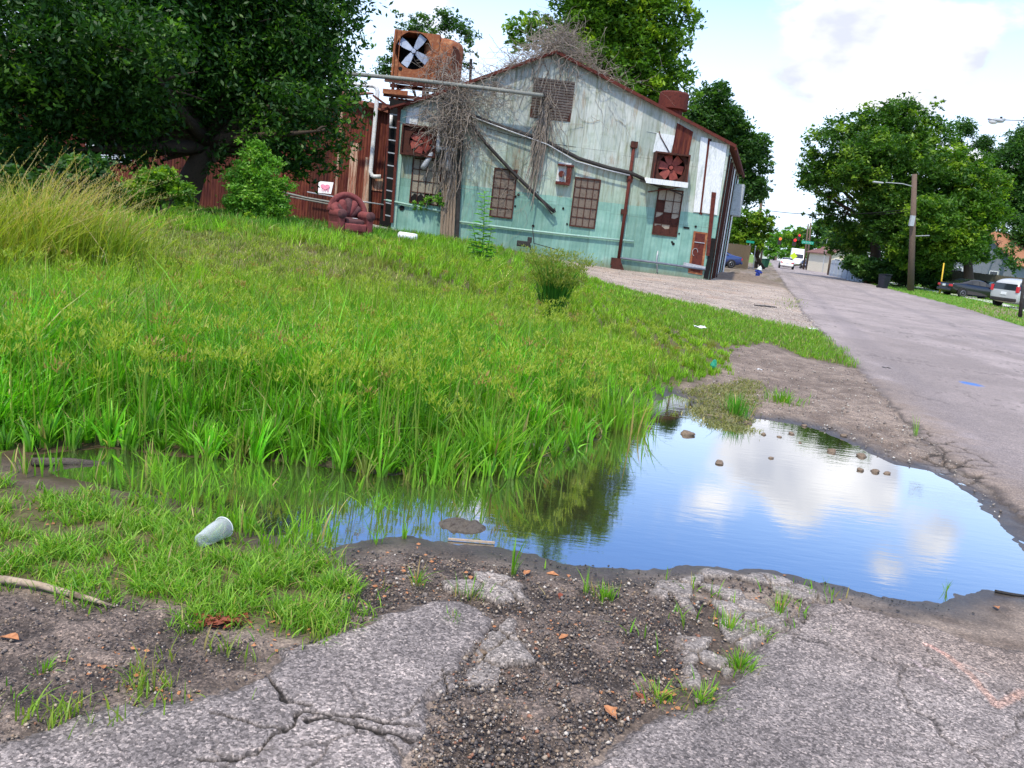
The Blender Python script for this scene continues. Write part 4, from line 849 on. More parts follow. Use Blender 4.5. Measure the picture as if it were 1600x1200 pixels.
bush('light green bush left of the shade tree trunk below the grey panel', b1, [(250, 278, 24, y1), (225, 300, 30, y1), (285, 300, 22, y1), (190, 310, 26, y1)], 9000, .12, G2, 32)
b1 = PT(130, 350); y1 = b1.y
bush('dull green bush behind the golden grass clumps', b1, [(130, 270, 34, y1), (90, 300, 34, y1), (165, 300, 26, y1), (30, 290, 34, y1)], 10000, .13, G3, 33)
b1 = D(360, 345, 24); b1.z = Hs(b1.x, b1.y); y1 = b1.y
bush('low spreading weeds in the shade below the trunk', b1, [(300 + 22 * i, 330 + 3 * i + (i % 3) * 5, 17, y1 + (i % 4) - 1.5) for i in range(9)] + [(235 + 24 * i, 328 + (i % 2) * 8, 18, y1 - (i % 3)) for i in range(3)], 12000, .10, G2, 34, cat='weeds')
bush('added dark hedge mass standing in for shade behind the black wheeled bin', D(1400, 440, 77).to_2d().to_3d(), [(1338 + 16 * i, 414 + (i % 3) * 5 + i * 1.6, 18, 76 + (i % 3)) for i in range(9)], 22000, .34, G3, 35, cat='hedge')  # hedge added to supply the dark shade beneath the street trees
# tall broad-leaved weed in front of the wall
b1 = PT(752, 412); W_ = thing('weed_plant', 'tall leafy green weed growing upright before the mint wall', 'weed', b1); y1 = b1.y; mb = MB(); V = []; q = random.Random(4); cs = []
def leafpoly(c, d, s, qd):
    d = Vector(d).normalized(); sd_ = d.cross(Vector((0, 0, 1))).normalized(); return [c, c + d * s * .45 + sd_ * s * .3, c + d * s + Vector((0, 0, -s * .25)), c + d * s * .45 - sd_ * s * .3]
for (x0_, y0_, x1_, y1_, k) in ((752, 412, 757, 300, 46), (748, 412, 738, 350, 22), (756, 410, 768, 355, 20), (744, 414, 735, 375, 16), (760, 412, 775, 385, 14)):
    a = D(x0_, y0_, y1); a.z = b1.z; b = D(x1_, y1_, y1 + .1); mb.tube([a, a.lerp(b, .5) + Vector((.02, 0, 0)), b], [.018, .012, .006], 5)
    for i in range(k):
        t = (i + 1) / k; an = i * 2.4; s = (.34 if k > 40 else .26) * (1.15 - .5 * t); V += leafpoly(a.lerp(b, t), (math.cos(an), math.sin(an), .35), s, q); cs += [(.10 + .08 * q.random(), .30 + .12 * q.random(), .04)] * 4
obj('stem', mb, M('green_stem', [(.10, .2, .04), (.16, .28, .05)], 8, bump=0), W_); npmesh('leaves', np.array([tuple(v) for v in V]), [np.arange(len(V)).reshape(-1, 4)], LEAF, W_, col=np.array(cs))
# ivy in the broken left window
o = leafcloud([(D(660, 318, 37.8), .45), (D(680, 312, 37.8), .4), (D(690, 302, 37.8), .3), (D(650, 322, 37.8), .3)], 900, .12, G4, 61, None, 'window_creeper'); tag(o, 'green creeper spilling over the sill of the broken left window', 'creeper')
# ------------------------------------------------------------------ the old metal building
YB = 38.0
RD = Vector((.27, .963, 0)).normalized()        # direction of the street
def F(px, py, dy=0.0): return D(px, py, YB - dy)
def plate(mb, pts, dy, th=.03):                 # flat panel on the facade, dy = how far its back stands proud
    p = [F(a, b, dy + 0) for a, b in pts]; p = [Vector((q.x, YB - dy, q.z)) for q in p]
    return mb.prism(p, (0, -th, 0))
def rect(x0, x1, z0, z1, mb, dy, th=.03): return mb.box(((x0 + x1) / 2, YB - dy - th / 2, (z0 + z1) / 2), (x1 - x0, th, z1 - z0))
eL = F(629, 168); eR = F(1138, 226); ap = F(868, 84); xl = F(615, 345).x; xr = F(1104, 437).x
eL.x = xl = -6.2; eR.x = xr = 8.25
B = thing('metal_building', 'faded mint green gabled metal building with teal lower band and dead vines', 'building', (1.0, YB, 0))
mb = MB()
wall = [Vector((xl, YB, -.2)), Vector((xr, YB, -.2)), Vector((xr, YB, eR.z)), Vector((ap.x, YB, ap.z)), Vector((xl, YB, eL.z))]
mb.prism(wall[::-1], (0, .12, 0)); obj('wall', mb, FACADE, B)
# side wall toward the street
LEN = 14.0; cR = Vector((xr, YB + .13, 0)); cL = Vector((xl, YB + .13, 0)); off = RD * LEN
mb = MB(); sn = Vector((RD.y, -RD.x, 0))
def sidep(t0, t1, z0, z1, out=.0, th=.06, mb=None):
    a = cR + RD * t0 + sn * out; b = cR + RD * t1 + sn * out
    return mb.prism([(a.x, a.y, z0), (b.x, b.y, z0), (b.x, b.y, z1), (a.x, a.y, z1)], sn * th)
sidep(0, LEN, -.2, eR.z - .1, -.08, .06, mb); obj('side_wall', mb, FACADE, B)
mb = MB(); mb.prism([cL + Vector((0, 0, -.2)), cL + off + Vector((0, 0, -.2)), cL + off + Vector((0, 0, eL.z - .1)), cL + Vector((0, 0, eL.z - .1))], (.06, 0, 0)); 
bk = [Vector((p.x, p.y + .13, p.z)) + off for p in wall]; mb.prism(bk, (0, .06, 0)); obj('back_wall', mb, FACADE, B)
mb = MB()
def roofp(A, Bp, o=.25):                     # one roof slope with overhang
    a = Vector(A); b = Vector(Bp); d = (b - a); dn = d.normalized(); b2 = b + dn * .22
    f = -RD * .22; e = off + RD * .1
    mb.prism([a + f, b2 + f, b2 + e, a + e], (0, 0, .07))
apx = Vector((ap.x, YB, ap.z + .02)); roofp(apx, (xr, YB, eR.z + .02)); roofp(apx, (xl, YB, eL.z + .02)); obj('roof', mb, ROOFR, B)
mb = MB(); mb.bar(apx + Vector((0, -.27, .02)), Vector((xr + .2, YB - .27, eR.z - .06)), .05, .13); mb.bar(apx + Vector((0, -.27, .02)), Vector((xl - .2, YB - .27, eL.z - .06)), .05, .13)
mb.bar(Vector((xr + .26, YB, eR.z - .12)), Vector((xr + .26, YB, eR.z - .12)) + off, .1, .14)
obj('fascia', mb, RUSTR, B)
mb = MB(); plate(mb, [(560, 345), (700, 378), (800, 396), (900, 414), (1000, 429), (1106, 441), (1106, 449), (900, 424), (560, 365)], .03, .12); obj('concrete_base', mb, CONC, B)
# corner trims and loose white sheets
mb = MB(); rect(xl - .05, xl + .16, .2, eL.z - .1, mb, .005, .05); obj('corner_trim', mb, PMINT, B)
mb = MB(); plate(mb, [(1095, 214), (1106, 216), (1093, 332), (1083, 331)], .01, .04); plate(mb, [(1109, 221), (1136, 226), (1120, 336), (1096, 332)], .01, .05); obj('white_sheet', mb, WHITEP, B)
mb = MB(); plate(mb, [(1106, 216), (1110, 217), (1097, 336), (1092, 334)], .004, .02); plate(mb, [(1112, 300), (1119, 301), (1108, 400), (1103, 399)], .066, .03); obj('rust_gap', mb, RUSTR, B)
mb = MB(); plate(mb, [(1112, 372), (1119, 373), (1106, 436), (1099, 434)], .02, .03); plate(mb, [(1110, 217), (1112, 217), (1099, 332), (1097, 332)], .005, .03); obj('dark_gap', mb, BLACK, B)  # black strips stand in for the shade inside the wall gaps
# street side panels
for nm, t0, t1, z0, z1, m_, o_ in (('side_panel', .3, 1.6, 0, 5.7, PMINT, .0), ('side_panel', 1.9, 3.0, .2, 5.7, WHITEP, .0), ('side_panel', 3.6, 5.0, 0, 5.6, RUSTR, .0), ('side_panel', 5.6, 7.4, 0, 5.6, WHITEP, .02), ('side_panel', 8.2, 10, 0, 5.5, PMINT, .0), ('side_panel', 10.6, 13.4, 0, 5.6, WHITEP, .0)):
    mb = MB(); sidep(t0, t1, z0, z1, o_ + .003, .05, mb); obj(nm, mb, m_, B)
mb = MB(); sidep(9.5, 11.2, 3.4, 5.1, .06, .5, mb); obj('loose_sheet', mb, GALV, B)
for t in (.15, 1.75, 3.3, 5.3, 7.8, 10.3): mb = MB(); sidep(t, t + .14, 0, 5.6, .055, .06, mb); obj('rusty_post', mb, RUSTD, B)
# mid-height sheet overlap edge, patches
mb = MB(); plate(mb, [(1058, 192), (1083, 206), (1075, 246), (1049, 240)], .01, .03); obj('rusty_sheet', mb, CORR, B)
mb = MB(); plate(mb, [(1010, 205), (1056, 212), (1047, 240), (1020, 238), (1026, 208)], .004, .02); obj('patch_sheet', mb, WHITEP, B)
mb = MB(); plate(mb, [(637, 168), (655, 168), (652, 195), (634, 192)], .01, .03); obj('patch_sheet', mb, WHITEP, B)
for q in ((628, 325, 4), (824, 380, 2), (833, 353, 2.2), (810, 304, 2), (805, 322, 1.5), (805, 307, 2.2), (880, 326, 1.6), (886, 350, 1.6), (880, 325, 1.4), (1050, 378, 1.6), (1052, 381, 2.2), (1061, 365, 1.4), (1087, 354, 1.8), (840, 300, 1)):
    c = F(q[0], q[1]); mb = MB(); mb.lathe([(0, YB - .03), (q[2] * YB / FPX, YB - .03), (q[2] * YB / FPX, YB + .0)], (c.x, 0, c.z), 10, 'y'); obj('hole', mb, BLACK, B)
mb = MB(); mb.prism([F(1068, 354, .0), F(1077, 355, .0), F(1077, 358, 0), F(1068, 357, 0)], (0, -.03, 0)); obj('hole', mb, BLACK, B)
# windows
def window(cs, nx, ny, m_pane, broken=0, label=None, dark=None, mis=()):
    p = [F(a, b) for a, b in cs]; x0 = (p[0].x + p[3].x) / 2; x1 = (p[1].x + p[2].x) / 2; z1 = (p[0].z + p[1].z) / 2; z0 = (p[2].z + p[3].z) / 2
    mb = MB(); fw = .055
    rect(x0, x0 + fw, z0, z1, mb, .004, .06); rect(x1 - fw, x1, z0, z1, mb, .004, .06); rect(x0 + fw, x1 - fw, z1 - fw, z1, mb, .004, .06); rect(x0 + fw, x1 - fw, z0, z0 + fw, mb, .004, .06)
    w = obj('window', mb, RUSTD, B)
    if label: w['label'] = label
    mb = MB()
    for i in range(1, nx): xx = x0 + (x1 - x0) * i / nx; rect(xx - .014, xx + .014, z0 + fw, z1 - fw, mb, .013, .030)
    for j in range(1, ny): zz_ = z0 + (z1 - z0) * j / ny; rect(x0 + fw, x1 - fw, zz_ - .014, zz_ + .014, mb, .010, .030)
    obj('muntin', mb, RUSTD, w)
    mb = MB(); md = MB(); q = random.Random(int(x0 * 100))
    for i in range(nx):
        for j in range(ny):
            a0 = x0 + (x1 - x0) * i / nx; a1 = a0 + (x1 - x0) / nx; b0 = z0 + (z1 - z0) * j / ny; b1 = b0 + (z1 - z0) / ny
            a0 = max(a0, x0 + fw); a1 = min(a1, x1 - fw); b0 = max(b0, z0 + fw); b1 = min(b1, z1 - fw)
            t = q.uniform(0, .003)
            if (i, j) in mis:
                if q.random() < .75:      # jagged remains of a pane
                    mb.prism([(a0, YB - .007, b1), (a1, YB - .007, b1), (a1, YB - .007, b1 - (b1 - b0) * q.uniform(.1, .5)), ((a0 + a1) / 2, YB - .007, b1 - (b1 - b0) * q.uniform(.05, .5)), (a0, YB - .007, b1 - (b1 - b0) * q.uniform(.1, .6))], (0, .003, 0))
            else: mb.box(((a0 + a1) / 2, YB - .008 - t, (b0 + b1) / 2), (a1 - a0, .004, b1 - b0))
    obj('pane', mb, m_pane, w)
    mb = MB(); mb.prism([(x0, YB - .003, z0), (x1, YB - .003, z0), (x1, YB - .003, z1), (x0, YB - .003, z1)], (0, .001, 0)); obj('dark_interior', mb, dark or BLACK, w)
    return w
window([(645, 246), (691, 251), (686, 322), (640, 317)], 4, 4, PANE, mis=((0, 0), (1, 0), (2, 0)), label='window with tan panes under the left fan, bottom row broken')
window([(771, 261), (807, 266), (802, 343), (766, 338)], 3, 5, PANED, label='window with dull brown panes behind dead twigs')
window([(899, 276), (939, 281), (929, 358), (889, 353)], 4, 5, PANED, label='complete window with brown panes below the wall box')
window([(1027, 293), (1068, 299), (1057, 371), (1020, 366)], 3, 4, PANE, dark=RUSTD, mis=((0, 0), (1, 0), (2, 0), (0, 1), (1, 1), (2, 1), (0, 2)), label='broken window with dark red lower half beneath the right fan')
# gable louver
lv = [F(838, 121), F(897, 128), F(889, 190), F(828, 183)]; lx0, lx1, lz0, lz1 = (lv[0].x + lv[3].x) / 2 - .05, (lv[1].x + lv[2].x) / 2 + .05, lv[3].z, lv[0].z
mb = MB(); rect(lx0, lx1, lz0, lz1, mb, .002, .02); lo = obj('louver', mb, RUSTD, B)
mb = MB(); n = 15
for i in range(n):
    z_ = lz0 + (i + .5) * (lz1 - lz0) / n; cut = .0 if 3 < i else .12 * (4 - i) * .6
    mb.box(((lx0 + lx1) / 2, YB - .06, z_), (lx1 - lx0 - cut, .012, .075), Matrix.Rotation(R(35), 3, 'X'))
obj('slat', mb, M('louver_slat', [(.24, .2, .17), (.36, .31, .27), (.15, .12, .1)], 5), lo)
# exhaust fans
def fan(cx, cz, rad, y, m, parent, nb, a0, hub=.09, name='fan'):
    mb = MB(); c = (cx, 0, cz); mb.lathe([(rad, y - .10), (rad + .05, y - .10), (rad + .05, y + .12), (rad, y + .12), (rad, y - .10)], c, 28, 'y'); h = obj('fan_ring', mb, RUSTD, parent, smooth=False)
    mb = MB()
    for k in range(nb):
        a = a0 + 2 * math.pi * k / nb; u = Vector((math.cos(a), 0, math.sin(a))); v = Vector((-math.sin(a), 0, math.cos(a))); w = Vector((0, 1, 0))
        t = .30; p = []
        for (rr_, wd) in ((.12, .09), (rad * .55, .17), (rad * .93, .19)):
            q0 = Vector((cx, y, cz)) + u * rr_; p.append((q0 - v * wd * math.cos(t) + w * wd * math.sin(t) * .6, q0 + v * wd * math.cos(t) - w * wd * math.sin(t) * .6))
        for i in range(2): mb.prism([p[i][0], p[i][1], p[i + 1][1], p[i + 1][0]], (0, .02, 0))
    obj('blade', mb, m, parent)
    mb = MB(); mb.lathe([(0, y - .09), (hub, y - .08), (hub, y + .1), (0, y + .1)], c, 12, 'y'); obj('hub', mb, m, parent)
def fanbox(cs, m, fc, fr, blades, a0, dpt, parent, label, back=BLACK):
    p = [F(a, b) for a, b in cs]; x0 = (p[0].x + p[3].x) / 2; x1 = (p[1].x + p[2].x) / 2; z1 = (p[0].z + p[1].z) / 2; z0 = (p[2].z + p[3].z) / 2
    mb = MB(); rect(x0, x0 + .07, z0, z1, mb, .002, dpt); rect(x1 - .07, x1, z0, z1, mb, .002, dpt); rect(x0 + .07, x1 - .07, z1 - .07, z1, mb, .002, dpt); rect(x0 + .07, x1 - .07, z0, z0 + .07, mb, .002, dpt)
    b = obj('exhaust_fan', mb, m, parent); b['label'] = label
    cx, cz = F(*fc).x, F(*fc).z; rad = fr * YB / FPX
    mb = MB(); rect(x0 + .07, x1 - .07, z0 + .07, z1 - .07, mb, .004, .01); obj('dark_interior', mb, back, b)
    # face plate with a round opening
    mb = MB(); n = 32; yy = YB - dpt * .75; vs = []; fs = []
    for k in range(n):
        a = 2 * math.pi * k / n; c, s = math.cos(a), math.sin(a); vs.append((cx + c * rad, yy, cz + s * rad))
        X0, X1, Z0, Z1 = x0 + .07, x1 - .07, z0 + .07, z1 - .07
        t = min([(X1 - cx) / c if c > 1e-6 else 9, (X0 - cx) / c if c < -1e-6 else 9, (Z1 - cz) / s if s > 1e-6 else 9, (Z0 - cz) / s if s < -1e-6 else 9]); vs.append((cx + c * t, yy, cz + s * t))
    for k in range(n): k2 = (k + 1) % n; fs.append((2 * k, 2 * k2, 2 * k2 + 1, 2 * k + 1))
    mb.add(vs, fs); obj('face_plate', mb, m, b)
    fan(cx, cz, rad, YB - dpt * .55, FANR, b, blades, a0)
    return b, (x0, x1, z0, z1)
fanbox([(632, 194), (686, 202), (680, 248), (626, 242)], RUSTD, (659, 223), 17.5, 6, .35, .45, B, 'left wall fan with six salmon red blades in a dark box')
fb, (x0, x1, z0, z1) = fanbox([(1023, 238), (1075, 245), (1067, 292), (1013, 285)], RUSTD, (1046, 263), 20, 6, .9, .75, B, 'right wall fan with dull red blades above a white sill')  # dark rust on box and face plate carries the shade around the blades
mb = MB(); mb.prism([(x0 - .25, YB - .003, z0 + .18), (x1 + .02, YB - .003, z0 + .18), (x1 + .02, YB - .95, z0 - .02), (x0 - .3, YB - .95, z0 - .02)], (0, 0, .03)); mb.box(((x0 + x1) / 2 - .12, YB - .95, z0 + .02), (x1 - x0 + .3, .03, .22)); obj('sill', mb, WHITEP, fb)
mb = MB()
for xx in (x0 + .02, x1 - .02): mb.bar((xx, YB - .92, z0 + .1), (xx, YB - .60, z1 + .02), .03)
mb.bar((x0, YB - .02, z0 - .4), (x1 - .1, YB - .85, z0 - .05), .04); obj('bracket', mb, RUSTR, fb)
# pipes
mb = MB(); p0 = F(991, 226, .12); p1 = F(965, 416, .12); mb.tube([p0, p1], .075, 10); dp = obj('vertical_pipe', mb, RUSTR, B, smooth=True)
for c_, s_ in ((p0, (.30, .22, .26)), (F(975, 331, .10), (.28, .18, .22)), (F(984, 280, .06), (.26, .12, .26))): mb = MB(); mb.box(c_, s_); obj('bracket', mb, RUSTD, dp)
mb = MB(); mb.box(F(962, 409, .1), (.42, .3, .34)); mb.prism([F(954, 420, .3), F(975, 422, .3), F(969, 404, .3), F(962, 404, .3)], (0, .2, 0)); obj('foot', mb, RUSTD, dp)
def pipe(pts, r, m, dy=.1, name='pipe', n=8):
    mb = MB(); mb.tube([F(a, b, dy) for a, b in pts], r, n); return obj(name, mb, m, B, smooth=True)
pipe([(600, 312), (640, 320), (688, 330), (689, 308), (692, 308)], .045, PMINT); pipe([(715, 346), (800, 357), (880, 366), (990, 377)], .045, PMINT)
pipe([(968, 403), (1030, 411), (1102, 421)], .05, M('purple_grey_pipe', [(.12, .14, .18), (.2, .22, .26)], 6)); pipe([(1028, 392), (1026, 404), (1027, 425)], .03, GALV); pipe([(832, 353), (834, 380), (870, 390), (873, 396), (871, 404)], .018, DARK, .25)
# dark slanting braces
pipe([(692, 150), (705, 165), (735, 180), (790, 200), (850, 219), (905, 248), (950, 262), (985, 270), (1010, 282)], .085, DARK, .16, 'cable_run'); pipe([(725, 178), (800, 206), (856, 226), (900, 252), (950, 266), (984, 274)], .03, GALV, .3, 'cable')
pipe([(722, 176), (760, 225), (800, 268), (845, 312), (866, 331)], .075, DARK, .2, 'cable_run'); pipe([(845, 312), (862, 334), (868, 331), (866, 325)], .03, DARK, .28, 'cable')
pipe([(1000, 282), (1045, 296), (1068, 305)], .03, DARK, .3, 'cable'); pipe([(1030, 205), (1032, 213), (1046, 238)], .02, RUSTD, .06, 'cable')
pipe([(760, 200), (800, 212), (848, 222), (900, 230)], .012, DARK, .1, 'cable')
# wall box
mb = MB(); plate(mb, [(873, 253), (893, 255), (889, 290), (868, 287)], .003, .04); wb = obj('wall_box', mb, WHITEP, B)
mb = MB(); mb.bar(F(872, 257, .15), F(897, 260, .15), .26, .07); mb.bar(F(868, 285, .15), F(890, 288, .15), .26, .12); mb.box(F(889, 272, .14), (.22, .2, .75)); mb.lathe([(0, -.3), (.13, -.3), (.13, 0)], F(877, 272, .1), 12, 'y'); obj('bracket', mb, RUSTR, wb)
# electrical meters and cans left of the vine column
mt = None
mb = MB(); c = F(693, 232, .25); mb.box(c, (.9, .25, .12)); mt = obj('meter_shelf', mb, GALV, B)
for (a, b, r_, h_, t_) in ((668, 251, .12, .85, .5), (700, 252, .13, .8, -.05), (684, 222, .13, .9, -.1)):
    mb = MB(); c = F(a, b, .3); v = Vector((math.sin(t_), 0, math.cos(t_))); mb.tube([c - v * h_ / 2, c - v * h_ * .3, c + v * h_ * .35, c + v * h_ / 2], [r_ * .8, r_, r_, r_ * .5], 12); obj('canister', mb, GALV, mt, smooth=True)
mb = MB(); mb.box(F(686, 255, .2), (.25, .15, .15)); mb.box(F(685, 238, .2), (.3, .2, .4)); obj('meter', mb, DARK, mt)
# weathered board and dark post
mb = MB()
for i in range(5): mb.prism([F(692 + i * 4.6, 265 - (i % 2) * 4, .12 + (i % 2) * .03), F(696 + i * 4.6, 265, .12 + (i % 2) * .03), F(691 + i * 4.6, 376, .12 + (i % 2) * .03), F(687 + i * 4.6, 376, .12 + (i % 2) * .03)], (0, -.07, 0))
obj('weathered_boards', mb, WOODG, B)
mb = MB(); mb.bar(F(722, 185, .1), F(714, 372, .1), .16); obj('dark_post', mb, DARK, B)
# little rusty door low on the right
mb = MB(); P4 = [F(1087, 362), F(1105, 365), F(1096, 429), F(1077, 425)]; plate(mb, [(1084, 361), (1106, 364), (1097, 430), (1075, 426)], .003, .03); dr = obj('door', mb, RUSTO, B); 
mb = MB(); plate(mb, [(1087, 364), (1102, 366), (1094, 426), (1079, 423)], .034, .02); obj('door_panel', mb, RUSTR, dr)
mb = MB(); mb.bar(F(1085, 378, .07), F(1101, 380, .07), .03); obj('door_rail', mb, GALV, dr); mb = MB(); cc = F(1086, 394, .08); mb.tube([cc + Vector((math.cos(a) * .12, 0, math.sin(a) * .17)) for a in [i * .5 for i in range(10)]], .012, 5); obj('cable_loop', mb, GALV, dr); mb = MB(); mb.bar(F(1068, 412, .1), F(1102, 419, .1), .05, .14); obj('door_bar', mb, GALV, dr)
# long grey pipe and roof ventilator
mb = MB(); mb.tube([D(523, 113, YB - .8), D(640, 124, YB - .8), D(760, 138, YB - .8), D(846, 149, YB - .8), D(848, 149, YB - .1)], .085, 10); obj('overhead_pipe', mb, PIPEG, B, smooth=True)
vt = D(1050, 175, YB + 3.5); s_ = (YB + 3.5) / FPX
mb = MB(); mb.lathe([(15.5 * s_, -1.2), (15.5 * s_, .55), (22 * s_, .55), (22 * s_, 1.25), (20 * s_, 1.32), (0, 1.32)], (vt.x, vt.y, vt.z - .45), 20); obj('roof_ventilator', mb, RUSTR, B, smooth=False)
# debris by the wall
mb = MB(); c = F(818, 381, .5); mb.box(c, (.6, .4, .25)); mb.box(c + Vector((.25, 0, .2)), (.2, .3, .25)); mb.bar(c + Vector((.3, 0, 0)), c + Vector((.35, 0, -.4)), .05); solo('scrap_motor', mb, DARK, 'black scrap motor stuck on the teal wall by the bent wire', 'scrap', bevel=.03)

# ------------------------------------------------------------------ rooftop cooler on its frame
yC = YB + 1.5
def Cq(px, py, dy=0): return D(px, py, yC - dy)
pf = [Cq(619, 46), Cq(680, 46), Cq(676, 125), Cq(612, 122)]
x0 = (pf[0].x + pf[3].x) / 2; x1 = x0 + 2.0; z0 = pf[3].z - .0; z1 = pf[0].z
K = thing('rooftop_cooler', 'large rusty orange rooftop cooler with grey four blade fan and round drum', 'cooler', (x0 + 1, yC, z0))
mb = MB(); fc = Cq(646, 79); rad = 27 * yC / FPX
n = 40; vs = []; fs = []
X0, X1, Z0, Z1 = x0, x1, z0, z1; cx, cz = fc.x, fc.z; rad = min(rad, (x1 - cx) - .05, cx - x0 - .05) if True else rad
for k in range(n):
    a = 2 * math.pi * k / n; c, s = math.cos(a), math.sin(a); vs.append((cx + c * rad, yC, cz + s * rad))
    t = min([(X1 - cx) / c if c > 1e-6 else 9, (X0 - cx) / c if c < -1e-6 else 9, (Z1 - cz) / s if s > 1e-6 else 9, (Z0 - cz) / s if s < -1e-6 else 9]); vs.append((cx + c * t, yC, cz + s * t))
for k in range(n): k2 = (k + 1) % n; fs.append((2 * k, 2 * k2, 2 * k2 + 1, 2 * k + 1))
mb.add(vs, fs); mb.box((x0 + .02, yC + .76, (z0 + z1) / 2), (.04, 1.5, z1 - z0)); mb.box((x1 - .02, yC + .76, (z0 + z1) / 2), (.04, 1.5, z1 - z0)); mb.box(((x0 + x1) / 2, yC + .76, z1 - .02), (x1 - x0 - .1, 1.5, .04)); mb.box(((x0 + x1) / 2, yC + .76, z0 + .02), (x1 - x0 - .1, 1.5, .04))
mb.box(((x0 + x1) / 2, yC + 1.5, (z0 + z1) / 2), (x1 - x0, .03, z1 - z0)); mb.box((x0 + .22, yC - .02, (z0 + z1) / 2), (.03, .04, z1 - z0)); mb.box((x0 - .0, yC - .03, (z0 + z1) / 2), (.09, .08, z1 - z0)); obj('cabinet', mb, RUSTO, K)
mb = MB(); mb.box(((x0 + x1) / 2, yC + 1.2, (z0 + z1) / 2), (x1 - x0 - .2, .02, z1 - z0 - .2)); obj('dark_interior', mb, BLACK, K); mb = MB(); mb.lathe([(.0, yC - .012), (.09, yC - .012)], (x0 + .35, 0, z0 + .45), 12, 'y'); obj('hole', mb, BLACK, K)
fan(cx, cz, rad, yC + .12, FANB, K, 4, 1.05, .1)
mb = MB(); dr0 = Cq(690, 90); 
hz = (z1 - z0); mb.lathe([(0, z0 + .1), (.86, z0 + .12), (.9, z0 + .2), (.9, z1 - .35), (.8, z1 - .15), (.5, z1 - .04), (0, z1)], (x1 + .12, yC + .95, 0), 26); dm = obj('drum', mb, RUSTO, K, smooth=True)
mb = MB(); c = Vector((x1 + .55, yC + .2, z0 + hz * .62)); mb.lathe([(0, 0), (.36, 0), (.36, .12), (.42, .12), (.42, -.02), (.36, -.02)], c, 18, 'y'); obj('inlet', mb, RUSTD, dm)
# stand
T = thing('cooler_stand', 'dark rusty steel stand holding up the rooftop cooler', 'stand', (x0 + 1, yC, 5.0))
mb = MB()
for xx in (x0 + .1, x0 + 1.5, x1 + .7):
    for yy in (yC - .05, yC + 1.3): mb.bar((xx, yy, 5.2), (xx, yy, z0 - .05), .12)
for z_ in (z0 - .12, z0 - .75): mb.bar((x0 - .3, yC - .08, z_), (x1 + 1.0, yC - .08, z_), .10, .16); mb.bar((x0 - .3, yC + 1.4, z_), (x1 + 1.0, yC + 1.4, z_), .10, .16)
mb.bar((x0 - .3, yC - .15, z0 - .7), (x0 + 1.4, yC - .15, z0 - .15), .06); mb.bar((x0 - .6, yC - .1, z0 - 1.2), (x1 + .4, yC - .1, z0 - 1.35), .08, .14); obj('frame', mb, RUSTD, T)
mb = MB(); mb.bar(D(598, 142, yC - .3), D(637, 146, yC - .3), .08, .20); obj('yellow_beam', mb, RUSTO, T)
mb = MB(); mb.bar(D(584, 150, YB - .3), D(612, 170, YB - .3), .5, .08); mb.bar(D(596, 172, YB - .3), D(634, 162, YB - .3), .3, .08); obj('flashing', mb, RUSTR, T)
mb = MB(); mb.tube([D(736, 92, yC + .4), D(734, 140, yC + .4)], .07, 6); solo('roof_stack', mb, DARK, 'thin dark stack pipe on the roof right of the rusty cooler', 'pipe')

# ------------------------------------------------------------------ rusty red shed to the left
yS = YB + 1.2
def Sx(px, py, dy=0): return D(px, py, yS - dy)
sr = Sx(605, 165); SH = thing('rusty_shed', 'dark red rusty corrugated shed behind the big shade tree', 'shed', (-14, yS, 0))
x1s = xl - .75; zt = Sx(604, 168).z
mb = MB(); mb.prism([(-34, yS, -.2), (x1s, yS, -.2), (x1s, yS, zt - .25), (x1s - 2.2, yS, zt + .15), (-34, yS, zt + .15)][::-1], (0, .1, 0)); obj('wall', mb, CORR, SH)
mb = MB(); mb.prism([(x1s, yS + .1, -.2), (x1s, yS + 12, -.2), (x1s, yS + 12, zt - .3), (x1s, yS + .1, zt - .3)], (.1, 0, 0)); obj('end_wall', mb, CORR, SH)
mb = MB(); mb.prism([(-34, yS - .3, zt + .15), (x1s - 2.2, yS - .3, zt + .15), (x1s - 2.2, yS + 7, zt + 1.4), (-34, yS + 7, zt + 1.4)], (0, 0, .08)); mb.prism([(x1s - 2.2, yS - .3, zt + .15), (x1s + .2, yS - .3, zt - .3), (x1s + .2, yS + 7, zt - .3), (x1s - 2.2, yS + 7, zt + .9)], (0, 0, .08)); mb.box(((-34 + x1s) / 2, yS - .02, zt - .05), (x1s + 34, .03, .3)); obj('roof', mb, ROOFR, SH)
for (a, b, c, d_, z_, m_) in ((543, 555, 222, 372, 0, CORRP), (566, 579, 245, 372, 0, CORRP), (579, 600, 277, 297, 0, CORRP), (372, 382, 160, 225, 0, CORRP), (533, 537, 170, 330, 0, CORRP)):
    mb = MB(); p = [Sx(a, c), Sx(b, c), Sx(b, d_), Sx(a, d_)]; xx0 = p[0].x if b - a < 8 else (p[0].x + p[3].x) / 2; xx1 = xx0 + (b - a) * yS / FPX
    mb.box(((xx0 + xx1) / 2, yS - .025, (p[0].z + p[3].z) / 2), (xx1 - xx0, .03, p[0].z - p[3].z)); o = obj('pale_sheet', mb, m_, SH)
mb = MB(); p = [Sx(135, 224), Sx(208, 233), Sx(206, 256), Sx(134, 246)]; mb.prism([Vector((q.x, yS - .02, q.z)) for q in p], (0, -.05, 0)); obj('grey_panel', mb, CORRG, SH)
mb = MB(); p = [Sx(140, 205), Sx(212, 213), Sx(210, 232), Sx(136, 224)]; mb.prism([Vector((q.x, yS - .02, q.z)) for q in p], (0, -.02, 0)); obj('dark_opening', mb, BLACK, SH)
mb = MB(); mb.tube([Sx(548, 131, .25), Sx(583, 134, .25), Sx(588, 137, .25), Sx(590, 143, .25), Sx(579, 268, .25), Sx(581, 274, .25), Sx(585, 276, .25), Sx(595, 276, .25)], .095, 12); obj('downpipe', mb, PVC, SH, smooth=True)
